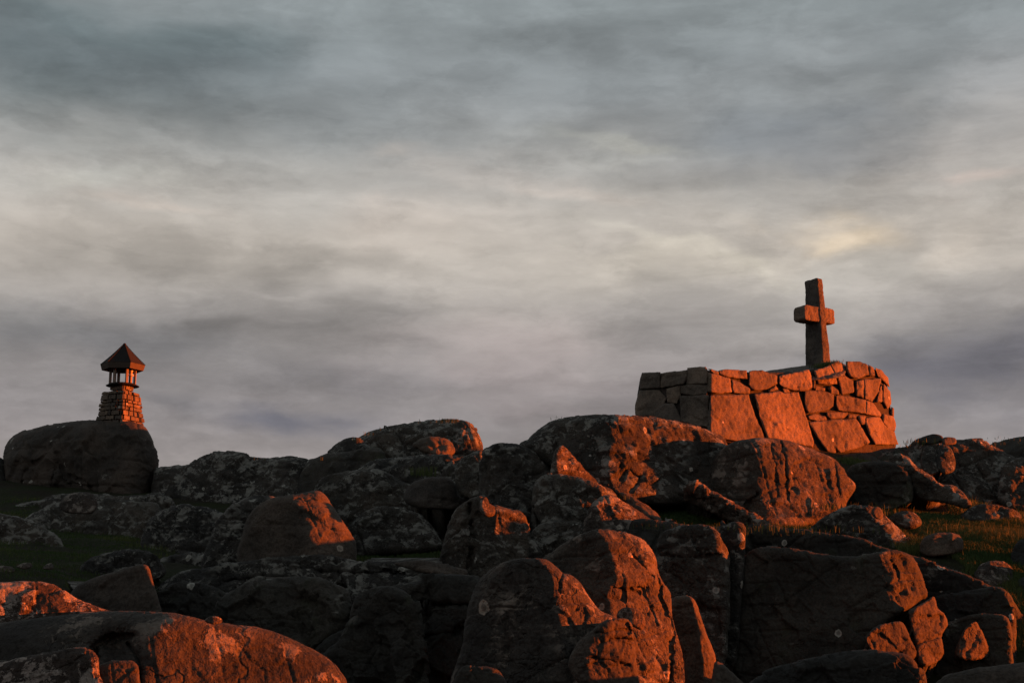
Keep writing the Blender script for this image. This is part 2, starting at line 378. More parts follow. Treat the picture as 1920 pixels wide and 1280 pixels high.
    if grooves:
        for kk, (nn, spc) in enumerate((((.93, .30, .18), 64.), ((.12, .30, .95), 46.), ((-.45, .35, .82), 90.))):
            nn = np.array(nn); u = (p @ nn) / spc + .30 * fbm(p / (spc * 2.2) + kk * 9, 2); ru = np.round(u); dd = np.abs(u - ru) * spc
            t1 = np.cross(nn, (0, 1, 0)); gate = np.clip((vnoise(np.stack([ru * 7.31, (p @ t1) / 75, ru * 3.7 + kk], -1)) + .15) * 3.5, 0, 1)
            disp = disp - grooves * gate * np.exp(-(dd / 2.0) ** 2) + .55 * grooves * (TAB[(ru.astype(np.int64) * 37 + kk * 501 + int(off)) & 65535] - .5) * np.clip(dd / 3, 0, 1)
    if facet:
        for sz, am in ((fsize, 1.0), (fsize * .38, .45)):
            pw = p + sz * .12 * np.stack([vnoise(p / (sz * .5) + k * 13) for k in range(3)], 1)
            cp, ci = cells(pw / sz); g = np.stack([TAB[(ci * 7 + k * 1013) & 65535] for k in range(3)], 1) * 2 - 1
            disp = disp + facet * am * ((g * (pw / sz - cp)).sum(1) * 2.2 + (TAB[(ci * 3 + 77) & 65535] - .5) * .9)
    if lumps:
        pw = p + 6 * np.stack([vnoise(p / 17 + k * 13) for k in range(3)], 1)
        f1, f2 = worley(pw / lsize); disp = disp + lumps * (.75 - f1 * f1 * 1.3) 
        g1, g2 = worley(pw / (lsize * .42) + 5); disp = disp + .38 * lumps * (.7 - g1 * g1 * 1.3)
    rim = np.full(len(V), .5); rim[:len(dist)] = .32 + .68 * np.clip(dist / (R_ * .9), 0, 1) ** .7
    V = V + N * (disp * rim * s)[:, None]
    return V, Fl

def ridge_depth(D, ridge, kl, kr, w, lean, s, pyref, tps=None):
    ry = np.array([p[1] for p in ridge], float); rx = np.array([p[0] for p in ridge], float)
    o = np.argsort(ry); ry, rx = ry[o], rx[o]
    def f(x, y):
        xr = np.interp(y, ry, rx) + 5 * vnoise(np.stack([x * 0, y / 22, x * 0 + D], -1)) + 1.6 * vnoise(np.stack([x * 0, y / 6, x * 0 + D], -1))
        d = kl * soft(xr - x, w) + kr * soft(x - xr, w) + lean * (pyref - y)
        if tps is not None:
            for (a, b, r, h) in tps:
                d = d + h * np.exp(-(((x - a) ** 2 + (y - b) ** 2) / r ** 2))
        return D + d * s
    return f
STEP = 2.1
ROCKS = []
def rock(label, outline, D, ridge=None, kl=.9, kr=.7, w=8, lean=.35, R_=26, T=30, back=90, mat='lichen', name='boulder', cat='boulder', tps=None, step=None, **kw):
    s = D / FPX
    kw.setdefault('facet', {'smooth': 2.2, 'pink': 2.4, 'pinkl': 2.6, 'lichen': 3.2, 'crust': 2.0, 'dark': 3.6}.get(mat, 2) * min(1, (max(p[0] for p in outline) - min(p[0] for p in outline)) / 90))
    kw['grooves'] = kw.get('grooves', 0) * .6 + (2.6 if max(p[0] for p in outline) - min(p[0] for p in outline) > 70 else 1.2)
    kw.setdefault('fsize', 46 if mat in ('lichen', 'crust') else 58)
    kw.setdefault('fine', .8)
    ys = [p[1] for p in outline]; xs = [p[0] for p in outline]
    if ridge is None:     # turned away from the low sun all over
        ridge = [(max(xs), min(ys)), (max(xs), max(ys))]; kl = kl * .5
    if mat in ('dark', 'lichen'): R_ *= .7; T *= .8
    f = ridge_depth(D, ridge, kl, kr * (1.25 if kr > 0 else 1), w, lean, s, max(ys), tps)
    V, F = shell(outline, f, s, R_, T, back, step or STEP, **kw)
    o = mesh_obj(name, V, F, M[mat]); tag(o, label, cat); ROCKS.append((spline(outline, 3), f, s, R_, T))
    return o

# ------------------------------------------------------------------ ground and sea
GP = []
def gp(D, pairs):
    for x, y in pairs: GP.append(P(x, y, D))
gp(46, [(-300, 905), (250, 905), (700, 930), (1100, 950), (1500, 930), (2100, 900)])
gp(37, [(-300, 960), (150, 960), (500, 980), (800, 970), (1200, 930), (1600, 880), (2000, 880)])
gp(31, [(-200, 1000), (200, 1000), (500, 1040), (750, 1030), (1050, 960), (1200, 850), (1330, 826), (1500, 850), (1600, 848), (1690, 838), (1800, 905), (2050, 920)])
gp(27, [(-100, 1010), (250, 1020), (560, 1070), (850, 1060), (1100, 960), (1330, 850), (1500, 872), (1690, 870), (1760, 930), (1900, 965), (2050, 965)])
gp(22, [(-100, 1030), (300, 1050), (500, 1080), (700, 1030), (850, 1040), (1000, 1060), (1190, 938), (1300, 955), (1440, 1000), (1560, 1005), (1700, 985), (1800, 985), (2050, 1000)])
gp(18.6, [(-100, 1050), (300, 1085), (600, 1100), (900, 1200), (1200, 1220), (1400, 1100), (1560, 1065), (1700, 1055), (1850, 1085), (2050, 1092)])
gp(16.4, [(1250, 1400), (1400, 1400), (1650, 1380), (1850, 1320), (2060, 1320)])
gp(15, [(-100, 1082), (130, 1086), (300, 1190), (600, 1420), (900, 1500), (1200, 1500), (1400, 1500), (1650, 1500), (1850, 1400), (2050, 1350)])
gp(11, [(-100, 1160), (130, 1180), (300, 1350), (700, 1430), (1100, 1550), (1500, 1600), (2000, 1600)])
gp(8, [(-200, 1290), (300, 1400), (1000, 1550), (1500, 1550), (2100, 1550)])
gp(5, [(-300, 1750), (900, 1750), (2200, 1750)])
for x, y, z in [(0, 0, 0), (0, -3, 0), (0, -14, 5), (-14, -12, 4), (14, -14, 4), (-12, 0, 0), (12, 2, -.8), (-22, 20, 1), (24, 20, -1.2), (16, 14, -1.0), (-30, 44, 3.5), (34, 30, -.6), (34, 46, 1), (0, 60, 3), (-30, 62, 1.5), (32, 62, .5),  # ground behind the camera raised into an unseen bank that darkens facing rocks
                (-45, 80, -1), (0, 85, -.5), (45, 80, -1), (-45, 0, -1), (45, 0, -2), (0, -34, 1), (60, 40, -3), (-60, 40, -2)]:
    GP.append(np.array([x, y, z], float))
GP = np.array(GP)
def tps_fit(xy, z, lam=.02):
    r2 = ((xy[:, None] - xy[None]) ** 2).sum(-1); K = .5 * r2 * np.log(r2 + 1e-9) + lam * len(xy) * np.eye(len(xy))
    Pm = np.c_[np.ones(len(xy)), xy]; A = np.block([[K, Pm], [Pm.T, np.zeros((3, 3))]])
    return np.linalg.solve(A, np.r_[z, 0, 0, 0])
GW = tps_fit(GP[:, :2], GP[:, 2])
def ground_z(x, y, rough=True):
    sh = np.shape(x); q = np.stack([np.ravel(x), np.ravel(y)], 1); z = np.zeros(len(q))
    for k in range(0, len(q), 20000):
        c = q[k:k + 20000]; r2 = ((c[:, None] - GP[None, :, :2]) ** 2).sum(-1)
        z[k:k + 20000] = (.5 * r2 * np.log(r2 + 1e-9)) @ GW[:-3] + GW[-3] + c @ GW[-2:]
    out = np.sqrt((q[:, 0] / 42) ** 2 + ((q[:, 1] - 30) / 42) ** 2)
    k = np.clip((out - .9) / .7, 0, 1); k = k * k * (3 - 2 * k); z = z * (1 - k) + -4.5 * k
    if rough:
        p = np.c_[q, q[:, :1] * 0]; z = z + .10 * fbm(p / 1.6, 5) + .03 * fbm(p / .25, 3)
    return z.reshape(sh)
def grid_ground():
    xs = np.concatenate([np.arange(-75, -20, 1.5), np.arange(-20, 20, .12), np.arange(20, 75.1, 1.5)])
    ys = np.concatenate([np.arange(-40, 4, .8), np.arange(4, 40, .13), np.arange(40, 110, 1.5)])
    X, Y = np.meshgrid(xs, ys); Z = ground_z(X, Y)
    n, m_ = X.shape; i, j = np.meshgrid(np.arange(n - 1), np.arange(m_ - 1), indexing='ij'); i = i.ravel(); j = j.ravel()
    F = np.stack([i * m_ + j, i * m_ + j + 1, (i + 1) * m_ + j + 1, (i + 1) * m_ + j], 1)
    me = bpy.data.meshes.new('ground'); me.vertices.add(n * m_); me.vertices.foreach_set('co', np.stack([X, Y, Z], -1).ravel())
    me.loops.add(F.size); me.loops.foreach_set('vertex_index', F.ravel().astype(np.int32)); me.polygons.add(len(F))
    me.polygons.foreach_set('loop_start', np.arange(0, F.size, 4, dtype=np.int32)); me.polygons.foreach_set('use_smooth', [True] * len(F))
    me.materials.append(M['turf']); me.update(calc_edges=True); me.validate()
    o = bpy.data.objects.new('ground', me); C.objects.link(o)
    tag(o, 'grassy peat and soil between the rock outcrops', kind='structure')
grid_ground()
sea = mesh_obj('sea', [(-9000, -9000, -3.6), (9000, -9000, -3.6), (9000, 9000, -3.6), (-9000, 9000, -3.6)], [(0, 1, 2, 3)], M['sea'], smooth=False)
tag(sea, 'flat sea reaching the horizon behind the rocks', kind='structure')

# ------------------------------------------------------------------ the stone platform under the cross
def Z1(p): return [(1160 + x / 3.368, 500 + y / 3.368) for x, y in p]
PHI = R(40); NC = np.array([(1327 - 960) / FPX * 27.0, 27.0]); ft = np.array([math.cos(PHI), math.sin(PHI)]); lt = np.array([-math.sin(PHI), math.cos(PHI)])
path = [NC + lt * s for s in (3.2, 1.9, 1.0, 0)] + [NC + ft * s for s in (1, 2, 3, 4, 4.8)]
c = NC + ft * 4.8
for k in range(1, 8):
    a = PHI + R(5) * k; c = c + .44 * np.array([math.cos(a), math.sin(a)]); path.append(c)
path = np.array(path)
LAT = np.array([p[0] / p[1] for p in path]); DEP = path[:, 1]
def wall_depth(px, py):
    lat = (np.asarray(px) - 960) / FPX * .985
    return np.interp(lat, LAT, DEP) + (845 - np.asarray(py)) * .0022
plat = empty('stone_platform', (5.4, 29.2, 3.0)); tag(plat, 'dry stone platform of big orange lit blocks under the cross', 'stone platform')
STONES = [
 ([(150, 672), (262, 666), (258, 766), (135, 772), (138, 720)], 0), ([(264, 674), (350, 664), (428, 654), (430, 700), (405, 742), (268, 762)], 0), ([(436, 640), (545, 636), (556, 650), (555, 738), (430, 742)], 1),
 ([(396, 750), (555, 745), (556, 806), (470, 812), (396, 797)], 1), ([(135, 782), (255, 778), (300, 830), (288, 868), (215, 945), (110, 940), (106, 890), (118, 840)], 0), ([(305, 772), (392, 748), (388, 815), (370, 862), (310, 855)], -1),
 ([(215, 950), (240, 900), (290, 868), (345, 862), (392, 960), (392, 1000), (215, 1000)], 0), ([(387, 818), (566, 814), (568, 960), (560, 1010), (480, 1000), (397, 975)], 1),
 ([(562, 645), (585, 646), (628, 662), (626, 680), (600, 674)], 0), ([(558, 665), (620, 682), (700, 705), (712, 790), (640, 800), (558, 788)], 1), ([(636, 655), (700, 652), (804, 655), (808, 706), (740, 704), (670, 690), (640, 678)], 1),
 ([(716, 712), (770, 735), (824, 770), (824, 800), (780, 800), (722, 793)], 0), ([(826, 660), (905, 657), (998, 688), (997, 740), (950, 765), (880, 780), (842, 772), (824, 742)], 1),
 ([(1016, 690), (1080, 678), (1200, 650), (1214, 690), (1218, 760), (1180, 785), (1100, 776), (1042, 760), (1016, 740)], 2), ([(946, 780), (990, 747), (1005, 774), (950, 790)], -1), ([(1036, 770), (1060, 762), (1080, 792), (1046, 795)], -1),
 ([(1236, 655), (1335, 625), (1370, 700), (1378, 738), (1262, 738)], 2), ([(1226, 692), (1240, 702), (1240, 765), (1224, 760)], -1), ([(1246, 750), (1302, 766), (1300, 781), (1246, 780)], -1), ([(1322, 768), (1345, 752), (1384, 780), (1390, 805), (1345, 800)], 0),
 ([(1340, 616), (1385, 600), (1408, 612), (1412, 650), (1398, 682), (1365, 672)], 1), ([(1414, 632), (1430, 650), (1430, 685), (1412, 685)], -1), ([(1438, 600), (1520, 600), (1568, 620), (1576, 680), (1510, 705), (1462, 690), (1440, 650)], 3),
 ([(1578, 622), (1608, 640), (1616, 685), (1584, 690)], 0), ([(1378, 686), (1430, 692), (1478, 720), (1484, 790), (1410, 808)], 1), ([(1500, 725), (1545, 716), (1547, 826), (1500, 812)], 1), ([(1551, 712), (1655, 708), (1640, 785), (1600, 850), (1556, 830)], 2),
 ([(1622, 640), (1660, 655), (1698, 700), (1708, 756), (1680, 730), (1640, 692)], 1), ([(1176, 785), (1300, 785), (1356, 810), (1353, 880), (1320, 905), (1206, 925), (1186, 900), (1174, 850)], 2), ([(1377, 812), (1470, 824), (1558, 842), (1558, 925), (1390, 905), (1377, 880)], 2),
 ([(1563, 845), (1600, 856), (1655, 930), (1650, 945), (1564, 930)], 1), ([(1655, 745), (1672, 772), (1662, 852), (1628, 852)], 0), ([(1674, 738), (1712, 790), (1720, 862), (1698, 898), (1672, 850)], 1), ([(1196, 940), (1240, 932), (1300, 945), (1312, 965), (1260, 972), (1206, 962)], 0),
 ([(1312, 920), (1443, 918), (1443, 935), (1420, 955), (1340, 962), (1318, 945)], 0), ([(1450, 930), (1510, 936), (1500, 955), (1450, 955)], -1), ([(580, 815), (700, 810), (820, 806), (832, 870), (862, 950), (895, 1020), (935, 1112), (780, 1100), (600, 1078), (560, 1050), (572, 1000), (570, 920)], 2),
 ([(858, 805), (970, 795), (1010, 787), (1040, 800), (1135, 793), (1165, 900), (1200, 1010), (1230, 1100), (1225, 1138), (1100, 1107), (937, 1077), (890, 940)], 3),
 ([(1200, 980), (1400, 965), (1493, 960), (1540, 1030), (1583, 1108), (1520, 1142), (1400, 1172), (1388, 1160), (1370, 1142), (1372, 1176), (1320, 1164), (1250, 1070)], 2), ([(1512, 945), (1558, 946), (1558, 1000), (1530, 990)], 0),
 ([(1565, 955), (1645, 950), (1680, 1000), (1738, 1040), (1765, 1118), (1740, 1122), (1620, 1118), (1582, 1050), (1564, 1000)], 2), ([(1670, 930), (1733, 945), (1748, 1000), (1743, 1033), (1700, 1028), (1672, 980)], 2), ([(1724, 890), (1738, 896), (1738, 946), (1722, 930)], 0),
 ([(562, 1008), (604, 1010), (604, 1032), (572, 1025)], -1)]
for k, (poly, proud) in enumerate(STONES):
    pm = np.mean(poly, 0); poly = [tuple(pm + (np.array(v) - pm) * (1 + 4.0 / (np.linalg.norm(np.array(v) - pm) + 1))) for v in poly]
    pts = Z1(poly); s = 29 / FPX; cx = np.mean([p[0] for p in pts]); rr = RNG.uniform(-1, 1, 2)
    # shrink a hair so that the joints stay open, cut corners a little
    tx, ty = rr * (.16 if k < 8 else .05)
    dep = lambda x, y, pr=proud, tx=tx, ty=ty, cx=cx, cy=np.mean([p[1] for p in pts]): wall_depth(x, y) - (pr * 1.6 + 1) * s + ((x - cx) * tx + (y - cy) * ty) * s
    q = np.array(pts); n = len(q); den = []
    for i in range(n):
        a, b_ = q[i], q[(i + 1) % n]; L = np.linalg.norm(b_ - a); m_ = max(1, int(L / 7))
        for u in range(m_):
            p_ = a + (b_ - a) * u / m_
            if u: p_ = p_ + RNG.uniform(-.7, .7, 2)
            den.append(p_)
    V, F = shell(den, dep, s, R_=2.6, T=3.2, back=14, step=1.8, smooth_outline=False, amp=1.9, wl=20, fine=1.2, lumps=.6, lsize=20, facet=1.0, fsize=26)
    mesh_obj('stone', V, F, M['dressed'], plat)
# dark packed core behind the face stones, with the rubble top the cross stands on
core_out = Z1([(140, 690), (300, 672), (440, 650), (560, 655), (700, 662), (900, 668), (1090, 668), (1340, 632), (1560, 622), (1660, 665), (1695, 730), (1712, 860), (1738, 1000), (1752, 1140), (1560, 1190), (1350, 1230), (1230, 1200), (930, 1150), (600, 1100), (400, 1080), (110, 1080), (118, 800)])
V, F = shell(core_out, lambda x, y: wall_depth(x, y) + .13, 29 / FPX, R_=4, T=5, back=190, step=3.2, smooth_outline=False, amp=1.5, lumps=1.5, lsize=16)
mesh_obj('core', V, F, M['core'], plat)
def top_depth(x, y): return 29.4 + (y * 0 + 1) * 0 + (712 - y) * .028
top_out = Z1([(860, 700), (930, 660), (1000, 648), (1090, 636), (1170, 626), (1250, 618), (1320, 610), (1400, 604), (1440, 640), (1380, 700), (1100, 720)])
V, F = shell(top_out, lambda x, y: 29.7 + (700 - y) * .045, 29 / FPX, R_=6, T=5, back=120, step=2.2, amp=2.2, lumps=2, lsize=18)
mesh_obj('rubble_top', V, F, M['platform'], plat)

# ------------------------------------------------------------------ the cross
CB = P(1531, 686, 30.4); A45 = R(33)
tv = np.array([math.cos(A45), math.sin(A45), 0]); nvv = np.array([math.sin(A45), -math.cos(A45), 0]); up = np.array([0, 0, 1.0])
s30 = 30.4 / FPX; z1 = s30 / 3.368        # metres per enlarged pixel
def cross_shell():
    """Latin cross as a box grid with split edges, subdivided and chipped"""
    H = 560 * z1
    def prof(z):      # half width along t, half depth along n, centre shift, by height 0..1 from the foot
        k = z / H
        hw = np.interp(k, [0, .45, .62, 1], [.138, .108, .100, .096]); hd = np.interp(k, [0, .5, 1], [.268, .228, .192])
        return hw, hd
    import bmesh
    bm = bmesh.new()
    def block(x0, x1, y0, y1, z0, z1_, nx, ny, nz):
        vs = {}
        for i in range(nx + 1):
            for j in range(ny + 1):
                for k in range(nz + 1):
                    if 0 < i < nx and 0 < j < ny and 0 < k < nz: continue
                    vs[i, j, k] = bm.verts.new((x0 + (x1 - x0) * i / nx, y0 + (y1 - y0) * j / ny, z0 + (z1_ - z0) * k / nz))
        def q(a, b, c, d): bm.faces.new([vs[a], vs[b], vs[c], vs[d]])
        for i in range(nx):
            for j in range(ny):
                q((i, j, 0), (i, j + 1, 0), (i + 1, j + 1, 0), (i + 1, j, 0)); q((i, j, nz), (i + 1, j, nz), (i + 1, j + 1, nz), (i, j + 1, nz))
        for i in range(nx):
            for k in range(nz):
                q((i, 0, k), (i + 1, 0, k), (i + 1, 0, k + 1), (i, 0, k + 1)); q((i, ny, k), (i, ny, k + 1), (i + 1, ny, k + 1), (i + 1, ny, k))
        for j in range(ny):
            for k in range(nz):
                q((0, j, k), (0, j, k + 1), (0, j + 1, k + 1), (0, j + 1, k)); q((nx, j, k), (nx, j + 1, k), (nx, j + 1, k + 1), (nx, j, k + 1))
    return bm, block, prof, H
def cross_part(which):
    bm, block, prof, H = cross_shell()
    if which == 'upright':
        block(-1, 1, -1, 1, -.25, H, 8, 12, 96)
        V = np.array([v.co[:] for v in bm.verts]); F = [[v.index for v in f.verts] for f in bm.faces] if not bm.verts.index_update() else None
        hw, hd = prof(np.clip(V[:, 2], 0, H)); x, y, z = V.T
        ex = np.abs(x) > .999; ey = np.abs(y) > .999
        r = np.where(ex & ey, .93, 1.0)
        topk = np.clip((z - (H - .03)) / .03, 0, 1); r = r * (1 - .06 * topk)
        xx = x * hw * r + .05 - .075 * z / H * 1.0; yy = y * hd * r
        front = -yy + .20 - .06 * z / H * 0
        W_ = CB + tv * xx[:, None] + nvv * (-yy + np.interp(z / H, [0, 1], [-.0, .045]))[:, None] + up * z[:, None]
    else:
        L = .92; x0 = -.53; z0 = 274 * z1; z1_ = z0 + .335
        block(x0, x0 + L, -1, 1, z0, z1_, 44, 12, 16)
        bm.verts.index_update()
        V = np.array([v.co[:] for v in bm.verts]); F = [[v.index for v in f.verts] for f in bm.faces]
        x, y, z = V.T
        ex = np.minimum(x - x0, x0 + L - x); ez = np.minimum(z - z0, z1_ - z); ey = (1 - np.abs(y)) * .17
        # round the end faces
        def rd(a, b, r=.03): return np.clip(1 - a / r, 0, 1) * np.clip(1 - b / r, 0, 1)
        k = rd(ex, ez, .05); cx = x0 + L / 2; cz = (z0 + z1_) / 2
        xx = x - np.sign(x - cx) * k * .022; zz = z - np.sign(z - cz) * k * .022
        yy = y * .175 - np.sign(y) * .012 * np.maximum(rd(ey, ex), rd(ey, ez)) - .02
        W_ = CB + tv * xx[:, None] + nvv * (-yy + .045)[:, None] + up * (zz + .0 * xx)[:, None]
    Fa = np.array(F); fn = np.cross(W_[Fa[:, 2]] - W_[Fa[:, 0]], W_[Fa[:, 3]] - W_[Fa[:, 1]]); N = np.zeros_like(W_)
    for q in range(4): np.add.at(N, Fa[:, q], fn)
    N /= np.linalg.norm(N, axis=1, keepdims=True) + 1e-12
    p = W_ * 1.0 + (0 if which == 'upright' else 50)
    st = p @ np.stack([tv, nvv, up * .5], 1)
    disp = .016 * fbm(p / .35, 4) + .010 * fbm(st / .07, 3) - .010 * np.exp(-(fbm(st / .16 + 9, 3) / .07) ** 2)
    return W_ + N * disp[:, None], F
cross = empty('stone_cross', CB); tag(cross, 'rough stone cross standing on the platform', 'cross')
V, F = cross_part('upright'); mesh_obj('upright', V, F, M['crossstone'], cross)
V, F = cross_part('crossarm'); mesh_obj('crossarm', V, F, M['crossstone'], cross)

# ------------------------------------------------------------------ the beacon
BD = 43.0; BB = P(233, 806, BD); sb = BD / FPX
def Zb(zy): return float(P(233, 620 + zy / 6.4, BD)[2])
beacon = empty('stone_beacon', BB); tag(beacon, 'small round stone beacon with a pointed metal roof on the big boulder', 'beacon')
zx = sb / 6.4
zb0 = Zb(1150); zs = [Zb(1120), Zb(1000), Zb(870), Zb(745)]
def rad_base(z): return float(np.interp(z, [Zb(1120), Zb(742)], [292, 224])) * zx
_ct = [(474, 1150), (500, 742), (510, 690), (511, 640), (513, 450), (514, 412), (535, 160)]
_cz = [Zb(v) for u, v in _ct]; _cx = [float(P(150 + u / 6.4, 620 + v / 6.4, BD)[0] - BB[0]) for u, v in _ct]
def cxs(z): return float(np.interp(z, _cz, _cx))
A0 = R(21)
def ring_stones(z0, z1, r0, r1, courses, nn, mat, parent):
    zc = np.linspace(z0, z1, courses + 1); zc[1:-1] += RNG.uniform(-.034, .034, courses - 1)
    for c_ in range(courses):
        n = int(nn * RNG.uniform(.62, 1.15)); cuts = np.sort((np.arange(n) + RNG.uniform(-.42, .42, n)) / n * 2 * math.pi + c_ * .37)
        for k in range(n):
            a0 = cuts[k]; a1 = cuts[(k + 1) % n] + (2 * math.pi if k == n - 1 else 0)
            g = .035; a0 += g; a1 -= g; za, zb_ = zc[c_] + .006 + RNG.uniform(0, .010), zc[c_ + 1] - .006 - RNG.uniform(0, .010)
            pr = RNG.uniform(-.022, .040); tl = RNG.uniform(-.016, .016, 2); vs = []; Nn = 6
            for ri, dr in enumerate((-.10, -.012, 0)):
                for zi, zz in enumerate((za, zb_)):
                    for ai in range(Nn):
                        a = a0 + (a1 - a0) * ai / (Nn - 1); zq = zz; aq = a
                        if ri == 2:
                            zq = zz + (.010 if zi == 0 else -.010); aq = a0 + (a1 - a0) * (.06 + .88 * ai / (Nn - 1))
                        r_ = min(.965, .7071 / max(abs(math.cos(aq - A0 - math.pi / 4)), abs(math.sin(aq - A0 - math.pi / 4)))) * float(np.interp(zz, [z0, z1], [r0, r1])) + pr + dr + (RNG.uniform(-.006, .008) if ri == 2 else 0)
                        vs.append((BB[0] + cxs(zz) + r_ * math.sin(aq), BB[1] - r_ * math.cos(aq), zq + RNG.uniform(-.009, .009) + tl[zi] * (ai / (Nn - 1) - .5)))
            id_ = lambda r_, z_, a_: r_ * 2 * Nn + z_ * Nn + a_
            F = []
            for a_ in range(Nn - 1):
                F.append((id_(2, 0, a_), id_(2, 0, a_ + 1), id_(2, 1, a_ + 1), id_(2, 1, a_)))
                for r_ in (0, 1):
                    F.append((id_(r_, 1, a_), id_(r_ + 1, 1, a_), id_(r_ + 1, 1, a_ + 1), id_(r_, 1, a_ + 1)))
                    F.append((id_(r_ + 1, 0, a_), id_(r_, 0, a_), id_(r_, 0, a_ + 1), id_(r_ + 1, 0, a_ + 1)))
            for r_ in (0, 1):
                F.append((id_(r_, 0, 0), id_(r_ + 1, 0, 0), id_(r_ + 1, 1, 0), id_(r_, 1, 0)))
                F.append((id_(r_ + 1, 0, Nn - 1), id_(r_, 0, Nn - 1), id_(r_, 1, Nn - 1), id_(r_ + 1, 1, Nn - 1)))
            mesh_obj('stone', vs, F, mat, parent, smooth=False)
def lathe(name, prof, n, mat, parent, a_off=0., smooth=False, caps=True):
    vs = []; F = []
    for r_, z in prof:
        for k in range(n):
            a = a_off + 2 * math.pi * k / n; vs.append((BB[0] + cxs(z) + r_ * math.sin(a), BB[1] - r_ * math.cos(a), z))
    for i in range(len(prof) - 1):
        for k in range(n):
            k2 = (k + 1) % n; F.append((i * n + k, i * n + k2, (i + 1) * n + k2, (i + 1) * n + k))
    if caps: F.append(tuple(reversed(range(n)))); F.append(tuple((len(prof) - 1) * n + k for k in range(n)))
    return mesh_obj(name, vs, F, mat, parent, smooth)
ring_stones(Zb(1180), Zb(742), rad_base(Zb(1120)) + .02, rad_base(Zb(742)), 9, 17, M['dressed'], beacon)
lathe('core', [(rad_base(Zb(1120)) * .7 - .03, Zb(1190)), (rad_base(Zb(742)) * .7 - .03, Zb(748))], 24, M['core'], beacon)
ring_stones(Zb(748), Zb(640), 143 * zx, 138 * zx, 3, 11, M['dressed'], beacon)
lathe('neck_core', [(96 * zx, Zb(750)), (92 * zx, Zb(642))], 20, M['core'], beacon)
HX = R(-5)      # hexagon turned a little
def hexa(k): return math.pi / 2 - (HX + k * math.pi / 3)        # angle measured from the towards-camera axis
lathe('flange', [(195 * zx, Zb(668)), (200 * zx, Zb(664)), (150 * zx, Zb(636)), (148 * zx, Zb(640))], 24, M['roofmetal'], beacon)
# six posts
for k in range(6):
    a = hexa(k); rp = 146 * zx; w_ = 15 * zx; z0, z1_ = Zb(645), Zb(440)
    cx, cy = BB[0] + cxs((z0 + z1_) / 2) + rp * math.sin(a), BB[1] - rp * math.cos(a)
    ra = np.array([math.sin(a), -math.cos(a)]); ta = np.array([math.cos(a), math.sin(a)]); vs = []
    for z in (z0, z1_):
        for u, v in ((-1, -1), (1, -1), (1, -.8), (1, .8), (.8, 1), (-.8, 1), (-1, .8)):
            p_ = np.array([cx, cy]) + ta * u * w_ + ra * v * w_; vs.append((p_[0], p_[1], z))
    n = 7; F = [(i, (i + 1) % n, n + (i + 1) % n, n + i) for i in range(n)] + [tuple(reversed(range(n))), tuple(range(n, 2 * n))]
    mesh_obj('post', vs, F, M['post'], beacon, smooth=False)
lathe('ring_beam', [(150 * zx, Zb(452)), (178 * zx, Zb(452)), (178 * zx, Zb(425)), (150 * zx, Zb(425)), (150 * zx, Zb(452))], 6, M['roofmetal'], beacon, a_off=hexa(0), caps=False)
roof = empty('roof', BB); roof.parent = beacon; roof.location = (0, 0, 0)
rr = 268 * zx; ze0, ze1, za = Zb(478), Zb(410), Zb(160)
